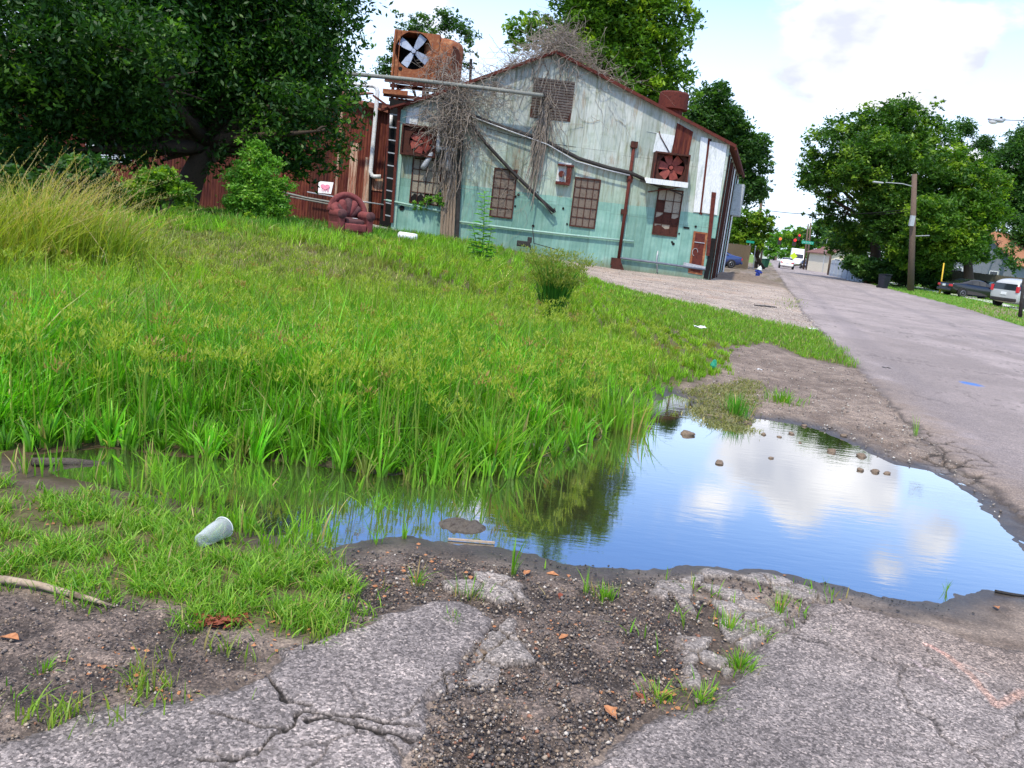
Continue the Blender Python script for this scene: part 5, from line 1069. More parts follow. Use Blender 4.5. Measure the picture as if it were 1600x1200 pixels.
mb = MB(); mb.tube([Sx(611, 178, .5), Sx(610, 200, .5)], .09, 10); obj('vent_pipe', mb, PVC, SH, smooth=True)
mb = MB(); mb.tube([Sx(480, 300, .4), Sx(560, 314, .4), Sx(600, 320, .4)], .035, 6); obj('low_rail', mb, GALV, SH, smooth=True)
mb = MB(); mb.bar(Sx(579, 262, .1), Sx(577, 345, .1), .10); obj('dark_post', mb, BLACK, SH)
mb = MB(); mb.box((xl - .38, YB + .9, 3.2), (.74, .04, 6.2)); obj('dark_opening', mb, BLACK, SH)  # black sheet stands in for the shade between shed and mint building
LD = thing('fixed_ladder', 'rusty brown ladder in the dark gap between shed and mint building', 'ladder', (xl - .4, YB - .1, .3))
mb = MB()
for pa, pb in (((608, 168), (600, 345)), ((624, 170), (612, 348))): mb.bar(D(*pa, YB - .1), D(*pb, YB - .1), .12 if pa[0] > 610 else .08)
obj('rail', mb, RUSTR, LD)
mb = MB()
for i in range(9):
    t = (i + .5) / 9; a = D(608, 168, YB - .1).lerp(D(600, 345, YB - .1), t); b = D(624, 170, YB - .1).lerp(D(612, 348, YB - .1), t); mb.bar(a, b, .05)
obj('rung', mb, GALV, LD)
# painted board with a pink heart leaning by the shed
HB = thing('painted_board', 'white board with a dripping pink heart leaning on the rusty shed', 'sign', (D(509, 305, 37.5).x, 37.5, D(509, 305, 37.5).z))
mb = MB(); p = [D(498, 283, 37.5), D(521, 285, 37.6), D(517, 303, 37.3), D(497, 301, 37.2)]; mb.prism(p[::-1], (0, .04, 0)); obj('board', mb, WALLW, HB)
pk = M('pink_paint', [(.65, .12, .22), (.8, .3, .4)], 14)
ctr = (p[0] + p[1] + p[2] + p[3]) / 4 + Vector((0, -.03, .03)); ux = (p[1] - p[0]).normalized(); uz = (p[0] - p[3]).normalized(); hp = []
for i in range(28):
    t = 2 * math.pi * i / 28; hx = 16 * math.sin(t) ** 3; hy = 13 * math.cos(t) - 5 * math.cos(2 * t) - 2 * math.cos(3 * t) - math.cos(4 * t); hp.append(ctr + ux * hx * .0125 + uz * hy * .0105)
mb = MB(); mb.prism(hp, (0, -.01, 0)); 
for i in (-1.6, -.8, 0, .9, 1.5): mb.prism([ctr + ux * (i * .09) + uz * -.0, ctr + ux * (i * .09 + .025), ctr + ux * (i * .09 + .02) - uz * .24, ctr + ux * (i * .09) - uz * .24], (0, -.008, 0))
obj('heart', mb, pk, HB)
mb = MB(); mb.tube([D(440, 300, 36.6), D(478, 309, 36.6), D(530, 318, 36.6)], .05, 6); mb.tube([D(440, 305, 36.6), D(530, 322, 36.6)], .035, 6); solo('metal_rails', mb, PIPEG, 'thin grey metal rails lying below the painted board', 'rail')

# ------------------------------------------------------------------ dead vines
def strands(paths, name, label, seed, loc):
    """paths: list of (list of points, r, n)"""
    V = []; Fq = []
    for pts, r in paths:
        P = np.array([tuple(p) for p in pts]); n = len(P); T = np.gradient(P, axis=0); T /= np.linalg.norm(T, axis=1)[:, None] + 1e-9
        a = np.cross(T, [0.3, .2, .93]); a /= np.linalg.norm(a, axis=1)[:, None] + 1e-9; b = np.cross(T, a)
        rs = (r * np.linspace(1, .45, n))[:, None]
        ring = np.stack([P + a * rs, P + (-a * .5 + b * .87) * rs, P + (-a * .5 - b * .87) * rs], 1).reshape(-1, 3)
        k = len(V) and sum(len(v) for v in V); V.append(ring)
        i = np.arange(n - 1)[:, None] * 3; j = np.arange(3)[None, :]
        f = np.stack([i + j, i + (j + 1) % 3, i + 3 + (j + 1) % 3, i + 3 + j], -1).reshape(-1, 4) + k; Fq.append(f)
    o = npmesh(name, np.concatenate(V), [np.concatenate(Fq)], VINE, loc=loc); return tag(o, label, 'vine')
def walk(q, p, d, n, st, wob, pull=None, k=.0):
    pts = [Vector(p)]; d = Vector(d).normalized()
    for i in range(n):
        d = (d + Vector((q.gauss(0, wob), q.gauss(0, wob), q.gauss(0, wob)))).normalized()
        if pull is not None: d = (d + Vector(pull) * k).normalized()
        pts.append(pts[-1] + d * st)
    return pts
q = random.Random(5); ps = []
rl = [F(740, 134), F(775, 118), F(815, 102), F(850, 88), F(868, 82), F(895, 94), F(925, 110), F(960, 128)]
for i in range(900):        # the tangle over the ridge
    t = min(max(q.gauss(.50, .25), 0), .999) * (len(rl) - 1); k = int(t); p = rl[k].lerp(rl[k + 1], t - k); hh = 1.5 * math.exp(-((t / 7 - .58) / .24) ** 2) + .15
    p = p + Vector((q.gauss(0, .25), q.uniform(-.5, 1.8), q.uniform(-.15, hh * .7)))
    ps.append((walk(q, p, (q.gauss(0, 1), q.gauss(0, .6), q.uniform(-.3, .6)), q.randint(6, 14), .14, .33, (0, 0, -1), .05), q.uniform(.008, .017)))
for i in range(34):          # thicker stems hanging down the louver
    p = F(q.uniform(825, 900), q.uniform(85, 130), q.uniform(.05, .3)); ps.append((walk(q, p, (q.gauss(0, .3), 0, -1), q.randint(8, 18), .16, .25, (0, 0, -1), .2), q.uniform(.01, .024)))
for i in range(60):
    p = F(q.gauss(858, 9), q.uniform(140, 190), q.uniform(.1, .35)); ps.append((walk(q, p, (q.gauss(0, .35), 0, -1), q.randint(10, 20), .14, .22, ((855 - 858) * .02, 0, -1), .22), q.uniform(.008, .02)))
for i in range(26):
    p = F(q.gauss(851, 3), 150 + q.uniform(-5, 60), .22); ps.append((walk(q, p, (0.1, 0, -1), q.randint(12, 22), .16, .06, (-.12, 0, -1), .3), q.uniform(.02, .045)))
for i in range(24):           # faint network over the upper wall
    p = F(q.uniform(760, 1000), q.uniform(120, 200), .04); ps.append(([Vector((a.x, min(a.y, YB - .03), a.z)) for a in walk(q, p, (q.gauss(0, 1), 0, q.uniform(-1, .2)), q.randint(8, 22), .15, .25)], q.uniform(.005, .011)))
strands(ps, 'dead_vine', 'bare grey vine tangle draped over the roof peak and gable louver', 5, tuple(F(860, 120)))
ps = []; q = random.Random(8)
for i in range(400):          # mass between cooler and window
    cx_ = q.gauss(708, 20); cy_ = q.gauss(168, 28); p = F(cx_, cy_, q.uniform(.05, .9))
    ps.append((walk(q, p, (q.gauss(0, .7), q.gauss(0, .3), q.uniform(-1, .5)), q.randint(7, 16), .15, .32, (0, 0, -1), .12), q.uniform(.008, .02)))
for i in range(85):
    p = F(q.gauss(706, 9), q.uniform(170, 240), q.uniform(.1, .4)); ps.append((walk(q, p, (q.gauss(0, .1), 0, -1), q.randint(10, 18), .16, .12, (-.05, 0, -1), .3), q.uniform(.015, .045)))
for i in range(90):            # up over the cooler drum
    p = D(q.uniform(668, 712), q.uniform(60, 130), yC - q.uniform(0, .3)); ps.append((walk(q, p, (q.gauss(0, .6), 0, -1), q.randint(6, 14), .13, .35), q.uniform(.007, .014)))
for i in range(80):
    p = F(q.uniform(720, 800), q.uniform(128, 165), q.uniform(.1, .5)); ps.append((walk(q, p, (q.gauss(0, 1), 0, q.gauss(0, .5)), q.randint(8, 14), .15, .3), q.uniform(.007, .013)))
for i in range(60):
    p = F(q.uniform(725, 845), q.uniform(200, 330), .07); ps.append(([Vector((a.x, min(a.y, YB - .05), a.z)) for a in walk(q, p, (q.gauss(0, 1), 0, q.gauss(0, .8)), q.randint(8, 20), .13, .25)], q.uniform(.005, .010)))
strands(ps, 'dead_vine', 'thick dead vine mass hanging between the rusty cooler and left window', 8, tuple(F(704, 250)))
# ------------------------------------------------------------------ armchair
CL = PT(546, 366); AC = thing('armchair', 'abandoned maroon upholstered armchair sunk in the grass by the rusty shed', 'armchair', CL, R(30)); AC['label'] = 'abandoned maroon upholstered armchair sunk in the grass by the rusty shed'
def rb(mb, c, s, rot=None): return mb.box(c, s, rot)
def soft(name, mb, m, par, bev=.05, sub=1):
    o = obj(name, mb, m, par, world=False, smooth=True, bevel=bev); o.modifiers['bevel'].segments = 3
    return o
# local axes: front = -y, width x
mb = MB(); mb.box((0, 0, .17), (.98, .92, .30)); soft('base', mb, CHAIRF, AC, .04)
mb = MB(); mb.box((0, -.10, .36), (.54, .70, .16), Matrix.Rotation(R(4), 3, 'X')); soft('seat_cushion', mb, CHAIRD, AC, .06)
mb = MB(); mb.box((0, -.47, .20), (.60, .10, .20)); soft('front_rail', mb, CHAIRF, AC, .03)
for s in (-1, 1):
    mb = MB(); n = 14; pts = []
    prof = [(-.10, .05), (.10, .05), (.11, .42), (.17, .50), (.17, .58), (.10, .64), (0, .66), (-.10, .64), (-.17, .58), (-.17, .50), (-.11, .42)]
    mb.prism([(s * .40 + a * .8, -.50, b) for a, b in prof], (0, .90, 0)); o = soft('armrest', mb, CHAIRF, AC, .03)
    mb = MB(); mb.lathe([(0, -.545), (.10, -.54), (.13, -.50)], (s * .40, 0, .54), 18, 'y'); obj('scroll_front', mb, CHAIRD, o, smooth=True, world=False)
# curved back: outer rim roll and channelled cushion
mb = MB(); rim = []
for i in range(17):
    a = math.pi * i / 16; rim.append((math.cos(a) * .50, .34 + .10 * math.sin(a), .56 + .50 * math.sin(a)))
mb.tube(rim, .085, 12); obj('back_roll', mb, CHAIRF, AC, smooth=True, world=False)
mb = MB(); vs = []
pl = [(math.cos(math.pi * i / 16) * .47, .40, .52 + .48 * math.sin(math.pi * i / 16)) for i in range(17)] + [(-.47, .40, .15), (.47, .40, .15)]
mb.prism(pl, (0, .12, 0)); soft('outer_back', mb, CHAIRF, AC, .02)
for i, a in enumerate((-58, -30, 0, 30, 58)):
    mb = MB(); t = R(a); p0 = Vector((math.sin(t) * .07, .27, .46)); p1 = Vector((math.sin(t) * .36, .34, .52 + math.cos(t) * .40)); mb.tube([p0, p0.lerp(p1, .3), p0.lerp(p1, .7), p1, p1 + (p1 - p0) * .12], [.05, .10, .125, .11, .04], 12); obj('back_channel', mb, CHAIRF if i % 2 else CHAIRD, AC, smooth=True, world=False)
mb = MB(); mb.tube([(-.44, -.05, .60), (-.42, .22, .68), (-.36, .34, .74), (-.2, .36, .66), (-.12, .3, .5)], [.09, .11, .11, .09, .05], 12); obj('side_bolster', mb, CHAIRF, AC, smooth=True, world=False)
mb = MB(); mb.box((.02, -.30, .452), (.12, .09, .012)); solo_p = obj('seat_scrap', mb, CLOTHW, AC, world=False)
# ------------------------------------------------------------------ litter
c = PT(636, 378, .16); mb = MB(); u = Vector((.95, -.05, -.02)); mb.tube([c - u * .28, c - u * .24, c + u * .22, c + u * .28], [.07, .1, .1, .085], 14); solo('white_pipe_piece', mb, CLOTHW, 'short white pipe piece lying in the grass right of the armchair', 'pipe piece', smooth=True)
# plastic cup lying on its side
c = PT(331, 850, .045); ax = (PT(360, 836, .05) - PT(300, 858, .045)); ln_ = .165; ax.z = 0.02; ax.normalize(); CU = thing('plastic_cup', 'clear plastic cup lying on its side in the short grass', 'cup', c)
rot = Vector((0, 0, 1)).rotation_difference(ax).to_matrix(); mb = MB()
prof = [(0, 0), (.026, 0), (.030, .004), (.0315, .02), (.041, .085), (.042, .10), (.0445, .155), (.0432, .155), (.0405, .10), (.0395, .085), (.030, .021), (.028, .006), (0, .005)]
mb.lathe([(a * 1.0, b) for a, b in prof], (0, 0, 0), 28); mb.v = [tuple(rot @ (Vector(v) - Vector((0, 0, .08))) + c) for v in mb.v]; obj('cup_body', mb, CLEAR, CU, smooth=True)
mb = MB(); mb.tube([rot @ Vector((math.cos(a) * .0455, math.sin(a) * .0455, .076)) + c for a in [i * 2 * math.pi / 28 for i in range(29)]], .0022, 6); obj('rim', mb, M('cup_rim', [(.7, .73, .75), (.8, .82, .83)], 8, rough=.2, bump=0), CU, smooth=True)
c = PT(822, 700, .01); mb = MB(); u = Vector((1, -.25, 0)).normalized(); mb.tube([c - u * .11, c - u * .10, c + u * .05, c + u * .08, c + u * .11], [.02, .03, .03, .012, .012], 14); solo('plastic_bottle', mb, CLEAR, 'clear bottle floating in the dark water by the large grass clump', 'bottle', smooth=True)
c = PT(1113, 580, .02); mb = MB(); mb.blob(c + Vector((0, 0, .05)), (.05, .04, .06), 3, .3); solo('green_scrap', mb, GREENP, 'teal green plastic scrap at the grass edge above the inlet', 'litter')
def crumple(px, py, s, name, label, m, seed, cat='litter', dz=.01):
    c = PT(px, py, dz); q = random.Random(seed); n = 5; vs = []; fs = []
    for j in range(n):
        for i in range(n): vs.append((c.x + (i / (n - 1) - .5) * s * 1.4 + q.uniform(-.1, .1) * s, c.y + (j / (n - 1) - .5) * s + q.uniform(-.1, .1) * s, c.z + q.uniform(0, .35) * s))
    for j in range(n - 1):
        for i in range(n - 1): fs.append((j * n + i, j * n + i + 1, (j + 1) * n + i + 1, (j + 1) * n + i))
    mb = MB(); mb.add(vs, fs); return solo(name, mb, m, label, cat)
crumple(1092, 524, .13, 'white_paper', 'white crumpled paper on the mown grass near the road', CLOTHW, 1, dz=.12); crumple(152, 430, .13, 'white_paper', 'small white paper scrap lost in the lot grass at left', CLOTHW, 2, dz=.25)
crumple(1270, 516, .12, 'white_paper', 'white scrap at the end of the gravel drive', CLOTHW, 3); crumple(1186, 550 + 29, .05, 'white_paper', 'pale flat scrap on the brown dirt by the road', CLOTHW, 4)
crumple(1385, 578, .09, 'dark_litter', 'little dark scrap lying on the asphalt near the road edge', DARK, 6)
# stones in and by the puddle
for i, (a, b, s, sink, lb) in enumerate(((1075, 679, .048, .3, 'largest tan stone in the water by the weed mat'), (1124, 724, .034, .3, 'round brown stone standing alone left of the cloud reflection'), (1168, 663, .036, .35, 'dark stone at the tip of the dark green tuft'), (1258, 660, .026, .3, 'pale stone on the far shore'), (1237, 678, .026, .3, 'dark stone just off the far shore'), (1205, 716, .018, .3, 'tiny black stone in the middle of the cloud reflection'), (1299, 705, .038, .35, 'dark stone left of the submerged dark bank'), (1345, 713, .036, .35, 'wide dark stone near the far right shore'), (1344, 735, .026, .3, 'left stone of the row of three in the water'), (1367, 737, .03, .3, 'middle stone of the row of three in the water'), (1386, 740, .024, .3, 'right stone of the row of three in the water'), (1193, 679, .022, .3, 'small stone beside the dark stones near the tuft'), (1012, 668, .03, .3, 'dark stone at the foot of the brown footed tuft'), (1250, 692, .014, .2, 'tiny stone left of the submerged bank'), (1218, 683, .018, .2, 'flat pebble under the pale shore stone'), (750, 1000 + 22, .02, .4, 'pale pebble on the rubble by the left slab'), (1318, 683, .028, .4, 'brown stone touching the far shore above the submerged bank'))):
    c = Z(a, b, ZW if i not in (3, 15) else .0); c.z = (max(ZW, Hs(c.x, c.y)) + s * .15); mb = MB(); mb.blob(c, (s * 1.2, s * .85, s * .5), i + 5, .26, 11, 8, Matrix.Rotation(i * 1.3, 3, 'Z')); solo('stone', mb, STONE, lb, 'stone', 'stones in and around the puddle', smooth=True, loc=(c.x, c.y, c.z - s * .5))
# mud clod island and wood slip
c = Z(722, 822, ZW); mb = MB(); g_ = []
nx_, ny_ = 26, 14; vs = []; fs = []
for j in range(ny_):
    for i in range(nx_):
        u = i / (nx_ - 1) * 2 - 1; v = j / (ny_ - 1) * 2 - 1; x = c.x + u * .125; y = c.y + v * .085; e = max(0, 1 - u * u - v * v)
        nz = float(fbm(np.array([x * 30]), np.array([y * 30]), 8, 3)[0]); vs.append((x, y, ZW - .01 + .042 * math.sqrt(e) * (.45 + nz)))
for j in range(ny_ - 1):
    for i in range(nx_ - 1): fs.append((j * nx_ + i, j * nx_ + i + 1, (j + 1) * nx_ + i + 1, (j + 1) * nx_ + i))
mb.add(vs, fs); solo('mud_clod', mb, MUD, 'flat dark mud clod rising from the near water', 'mud clod', smooth=True)
mb = MB(); mb.bar(Z(700, 842, ZW + .008), Z(773, 848, ZW + .008), .012, .008); solo('wood_slip', mb, STICKW, 'thin wood slip floating beside the mud clod', 'stick')
# sticks
pts = [PT(-60, 908, .02), PT(10, 915, .022), PT(60, 922, .02), PT(100, 933, .02), PT(145, 943, .014), PT(180, 951, .008)]
mb = MB(); mb.tube(pts, [.013, .014, .012, .012, .009, .003], 10); solo('stick', mb, STICKW, 'thick dry branch with peeling bark on the left gravel', 'stick', smooth=True)
for a, b, r_, lb in (([(1554, 926), (1580, 931), (1620, 936)], None, .008, 'black stick at the water edge at far right'), ([(1325, 992), (1345, 1002), (1362, 1010)], None, .003, 'thin twig lying on the right slab'), ([(1338, 1016), (1365, 1024), (1390, 1033)], None, .003, 'bent twig below the thin twig on the right slab'), ([(1098, 648), (1125, 652), (1140, 658)], None, .006, 'pale stick lying on the tan weed mat'), ([(50, 728), (110, 728), (170, 732)], None, .022, 'muddy log lying in the marsh grass at left')):
    mb = MB(); mb.tube([PT(u, v, r_) for u, v in a], [r_, r_, r_ * .6], 6); solo('stick', mb, DARK if 'black' in lb or 'twig' in lb else STICKW if 'pale' in lb else MUD, lb, 'stick', smooth=True)
# dead leaves
def dleaf(px, py, s, m, label, seed, rz=None):
    c = PT(px, py, .006); q = random.Random(seed); rz = q.uniform(0, 6.28) if rz is None else rz; n = 12; top = []
    rim = [(Vector((math.cos(2 * math.pi * k / n), math.sin(2 * math.pi * k / n) * .55, 0)) * (1 + .3 * ((k % 3) == 0) + q.uniform(-.1, .1))) for k in range(n)]; Rz = Matrix.Rotation(rz, 3, 'Z') @ Matrix.Rotation(q.uniform(-.25, .25), 3, 'Y')
    vs = [c + Vector((0, 0, .002))] + [c + Rz @ (v * s) + Vector((0, 0, abs(v.y) * s * .5 + q.uniform(0, .15) * s)) for v in rim]; mb = MB(); mb.add(vs, [(0, k + 1, (k + 1) % n + 1) for k in range(n)])
    o = solo('dead_leaf', mb, m, label, 'leaf', 'dead leaves on the ground', loc=tuple(c)); md = o.modifiers.new('thick', 'SOLIDIFY'); md.thickness = .0012; return o
for i, (a, b, s, lb) in enumerate(((953, 1116, .026, 'largest orange leaf on the dark rubble near the bottom middle'), (822, 898, .02, 'left leaf of the orange pair on the near mud'), (862, 900, .024, 'curled orange leaf beside the near mud shoots'), (888, 902, .012, 'small orange leaf right of the curled one'), (875, 933, .016, 'red brown leaf on the mud below the curled one'), (312, 945, .018, 'tan leaf above the wet leaf heap'), (235, 928, .012, 'tan leaf at the gravel edge below the grass'), (162, 1045, .014, 'pale tan leaf lying open on the left gravel'), (1556, 951, .02, 'orange leaf by the far right near shore'), (228, 1177, .012, 'small red leaf on the lower left pavement'), (1088, 1030, .016, 'red brown leaf beside the chunks of the right slab'), (15, 1000, .03, 'yellow brown leaf at the left photo edge'), (1215, 945, .012, 'yellowish leaf by the tallest crack tuft'), (735, 905, .014, 'orange leaf stuck by the three stemmed sprout'), (880, 998, .018, 'orange brown leaf in the centre rubble'), (1040, 1088, .022, 'rusty leaf inside the ragged tuft'), (1000, 1092, .02, 'red leaf left of the ragged tuft'))):
    dleaf(a, b, s, LEAFB if i not in (4, 9, 10, 16) else LEAFR, lb, i)
# heap of wet red leaves
V = []; q = random.Random(12); mb = MB()
for i in range(85):
    c = PT(q.gauss(345, 22), q.gauss(974, 5), q.uniform(.004, .022)); s = q.uniform(.010, .022); m3 = Matrix.Rotation(q.uniform(0, 6.3), 3, 'Z') @ Matrix.Rotation(q.uniform(-.9, .9), 3, 'X'); mb.add([c + m3 @ Vector(v) * s for v in ((1, 0, 0), (0, .6, .15), (-1, 0, 0), (0, -.6, .15))], [(0, 1, 2), (0, 2, 3)])
solo('leaf_heap', mb, LEAFR, 'heap of wet dark red leaves between gravel and short grass', 'leaves', kind='stuff')
mb = MB()
for i in range(520):
    a, b = q.choice(((430, 985), (250, 1085), (980, 590), (1225, 930), (1010, 1100), (840, 985), (580, 915), (160, 1040), (1130, 940), (1060, 1060), (640, 880), (1170, 560), (700, 920), (1180, 1000), (100, 800), (250, 880)))
    c = PT(q.gauss(a, 45), q.gauss(b, 18), q.uniform(.002, .010)); 
    if sdpoly(np.array([c.x]), np.array([c.y]), PUD)[0] < .02: continue
    s = q.uniform(.004, .012); m3 = Matrix.Rotation(q.uniform(0, 6.3), 3, 'Z') @ Matrix.Rotation(q.uniform(-.6, .6), 3, 'X'); mb.add([c + m3 @ Vector(v) * s for v in ((1, 0, 0), (0, .6, .15), (-1, 0, 0), (0, -.6, .15))], [(0, 1, 2), (0, 2, 3)])
solo('leaf_litter', mb, LEAFB, 'scattered brown leaf crumbs over the gravel and paving joints', 'leaves', kind='stuff')
# loose gravel
def pebbles(name, label, P, n, ra, rb, a0, a1, s0, s1, cols, seed, thr=None):
    g_ = np.random.default_rng(seed); r = ra * (rb / ra) ** g_.random(n); a = np.radians(g_.uniform(a0, a1, n)); x = r * np.sin(a); y = r * np.cos(a); k = sdpoly(x, y, P) < 0; k &= sdpoly(x, y, PUD) > .015
    if thr is not None: k &= g_.random(n) < sstep(thr, thr + .2, fbm(x * 3, y * 3, seed, 3))
    x, y = x[k], y[k]; n = len(x); s = s0 * (s1 / s0) ** (g_.random(n) ** 2.2); z = H(x, y) + s * .35 + .006
    base = np.array([[1, 0, 0], [.3, .95, 0], [-.8, .6, 0], [-.8, -.6, 0], [.3, -.95, 0], [.1, .1, .8], [0, 0, -.7]]); F3 = np.array([[0, 1, 5], [1, 2, 5], [2, 3, 5], [3, 4, 5], [4, 0, 5], [1, 0, 6], [2, 1, 6], [3, 2, 6], [4, 3, 6], [0, 4, 6]])
    th = g_.uniform(0, 6.28, n); c, s_ = np.cos(th), np.sin(th); j = base[None] * g_.uniform(.65, 1.25, (n, 7, 1)) * g_.uniform(.6, 1.2, (n, 1, 3))
    V = np.stack([j[..., 0] * c[:, None] - j[..., 1] * s_[:, None], j[..., 0] * s_[:, None] + j[..., 1] * c[:, None], j[..., 2]], -1) * s[:, None, None] + np.stack([x, y, z], 1)[:, None, :]
    F_ = (F3[None] + (np.arange(n) * 7)[:, None, None]).reshape(-1, 3); pw_ = np.array([c_[1] for c_ in cols]); ci = g_.choice(len(cols), n, p=pw_ / pw_.sum()); cc = np.array([c_[0] for c_ in cols])[ci] * g_.uniform(.7, 1.25, n)[:, None]
    o = npmesh(name, V.reshape(-1, 3), [F_], PEB, col=np.repeat(cc, 7, 0), smooth=False); return tag(o, label, 'gravel', kind='stuff')
g = G('pebble'); a = g.n('ShaderNodeVertexColor', layer_name='Col').outputs[0]; PEB = g.fin(a, .6, None, 0, .4)
PC = [((.07, .06, .055), .32), ((.16, .13, .11), .30), ((.24, .17, .11), .12), ((.34, .27, .20), .12), ((.44, .39, .33), .06), ((.26, .12, .07), .04)]
pebbles('loose_gravel', 'loose dark and tan pebbles between the two pavement slabs', RUB, 26000, 1.9, 4.2, -16, 18, .0028, .010, PC, 91)
pebbles('loose_gravel', 'loose grey gravel on the bare patch at lower left', RUBL, 9000, 1.7, 3.6, -40, -8, .0025, .008, PC, 92)
pebbles('loose_gravel', 'fine stones scattered on the dirt beside the road edge', DIRT, 6000, 5, 14, 8, 32, .005, .016, [((.3, .26, .22), .5), ((.16, .13, .11), .3), ((.5, .46, .4), .2)], 93)
pebbles('loose_gravel', 'broken crumbs and pebbles among the chunks of the right slab', CHUNK, 5000, 1.9, 4.2, 2, 30, .0028, .014, PC, 94)
pebbles('loose_gravel', 'dark crumbs lining the near shore of the puddle', PZ([(540, 850), (800, 858), (1040, 886), (1250, 895), (1470, 940), (1600, 935), (1600, 960), (1400, 960), (1040, 905), (780, 880), (540, 870)]), 5000, 2.6, 4.2, -14, 32, .003, .010, [((.05, .045, .04), .7), ((.12, .1, .09), .3)], 95)
pebbles('loose_gravel', 'pale coarse stones covering the gravel drive before the building', DRIVE, 16000, 17, 39, -6, 22, .008, .028, [((.5, .43, .36), .5), ((.34, .28, .22), .3), ((.6, .54, .47), .2)], 96)
# ------------------------------------------------------------------ vehicles
def car(label, loc, rz, m, kind='sedan', group=None, detail=True, cat='car', name='parked_car'):
    """local: x forward, y left, z up; origin at the middle on the ground"""
    T_ = thing(name, label, cat, loc, rz, group)
    if kind == 'sedan': prof = [(-2.35, .45, .80, .95, .80, .85), (-2.2, .28, .92, 1.02, .86, .88), (-1.6, .2, .97, 1.06, .90, .86), (-1.25, .2, .98, 1.16, .91, .80), (-.7, .2, .98, 1.40, .92, .66), (-.1, .2, .96, 1.45, .92, .64), (.45, .2, .94, 1.40, .92, .65), (1.0, .2, .92, 1.08, .91, .78), (1.35, .2, .90, .98, .90, .84), (2.0, .22, .78, .86, .84, .80), (2.3, .3, .62, .68, .72, .70)]
    else: prof = [(-2.25, .5, .95, 1.02, .82, .84), (-2.2, .35, 1.02, 1.40, .88, .80), (-2.0, .3, 1.05, 1.70, .90, .70), (-1.0, .28, 1.05, 1.76, .92, .70), (.0, .28, 1.03, 1.76, .92, .70), (.5, .28, 1.02, 1.68, .92, .70), (1.05, .28, 1.0, 1.16, .91, .80), (1.3, .28, .98, 1.06, .90, .84), (2.0, .3, .88, .95, .86, .82), (2.25, .4, .7, .78, .78, .74)]
    vs = []; fs = []; K_ = 12
    for (x, zb, zs, zt, wb, wt) in prof:
        ring_ = [(-wb * .92, zb), (-wb, (zb + zs) * .5), (-wb * .985, zs), (-wt, (zs * .12 + zt * .88)), (-wt * .8, zt), (0, zt + .015)]
        pts = ring_ + [(-a, b) for a, b in ring_[::-1][1:]]
        pts.append((0, zb))
        vs += [(x, a, b) for a, b in pts]
    n = len(prof); k = 12
    for i in range(n - 1):
        for j in range(k): j2 = (j + 1) % k; fs.append((i * k + j, (i + 1) * k + j, (i + 1) * k + j2, i * k + j2)[::-1])
    fs.append(tuple(range(k))[::-1]); fs.append(tuple((n - 1) * k + j for j in range(k)))
    mb = MB(); mb.add(vs, fs); b = obj('body', mb, m, T_, world=False, smooth=True)
    if detail:
        b.modifiers.new('sub', 'SUBSURF').levels = 0; b.modifiers['sub'].render_levels = 1
    # side glass and screens laid just outside the cabin
    def P_(i, side, zf, lat=0):
        x, zb, zs, zt, wb, wt = prof[i]; t = zf; return Vector((x, side * ((wb * .985) * (1 - t) + wt * t + .012 - (.03 if detail else 0) * 0), zs * (1 - t * .88) + zt * t * .88))
    cab = [i for i, p in enumerate(prof) if p[3] - p[2] > .3]; i0, i1 = cab[0], cab[-1]
    for s in (-1, 1):
        mb = MB(); cut = list(range(i0, i1 + 1))
        for a, c in zip(cut[:-1], cut[1:]):
            q0, q1, q2, q3 = P_(a, s, .12), P_(c, s, .12), P_(c, s, .92), P_(a, s, .92); d = (q1 - q0) * .03; mb.add([q0 + d, q1 - d, q2 - d, q3 + d], [(0, 1, 2, 3)])
        x, zb, zs, zt, wb, wt = prof[i0 - 1]; q0 = P_(i0 - 1, s, .3); mb.add([q0 + Vector((.15, 0, 0)), P_(i0, s, .12), P_(i0, s, .9)], [(0, 1, 2)])
        q0 = P_(i1 + 1, s, .3); mb.add([q0 - Vector((.1, 0, 0)), P_(i1, s, .12), P_(i1, s, .9)], [(0, 2, 1)])
        obj('side_window', mb, GLASS, T_, world=False)
    for (a, c, nm) in ((i0, i0 - 1, 'rear_window'), (i1, i1 + 1, 'windscreen')):
        A, C_ = prof[a], prof[c]; mb = MB(); u = .03
        mb.add([(C_[0] + (A[0] - C_[0]) * .1, -C_[5] * .86, C_[3] + u), (C_[0] + (A[0] - C_[0]) * .1, C_[5] * .86, C_[3] + u), (A[0] - (A[0] - C_[0]) * .08, A[5] * .88, A[3] - .02 + u), (A[0] - (A[0] - C_[0]) * .08, -A[5] * .88, A[3] - .02 + u)], [(0, 1, 2, 3)]); obj(nm, mb, GLASS, T_, world=False)
    for wx in (-1.38, 1.42):
        for s in (-1, 1):
            mb = MB(); r_ = .33 if kind == 'sedan' else .37; yy = s * .86
            mb.lathe([(.0, -.11), (r_ * .62, -.11), (r_ * .94, -.10), (r_, -.07), (r_, .07), (r_ * .94, .10), (r_ * .62, .11), (0, .11)], (wx, yy, r_), 24, 'y'); w = obj('wheel', mb, RUBBER, T_, world=False, smooth=False)
            mb = MB(); mb.lathe([(r_ * .62, s * .112), (r_ * .58, s * .12), (r_ * .56, s * .095), (r_ * .2, s * .10), (0, s * .12)], (wx, yy, r_), 20, 'y'); obj('rim', mb, RIM, w, world=False)
            mb = MB(); ang = [math.pi * i_ / 12 for i_ in range(13)]; mb.tube([(wx + math.cos(a) * (r_ + .05), s * .90, r_ + math.sin(a) * (r_ + .05)) for a in ang], .03, 6); obj('wheel_arch', mb, DARK, T_, world=False)
            if not detail: w['kind_'] = 0; del w['kind_']
    bx = prof[0][0]; bz = .82 if kind == 'sedan' else 1.12
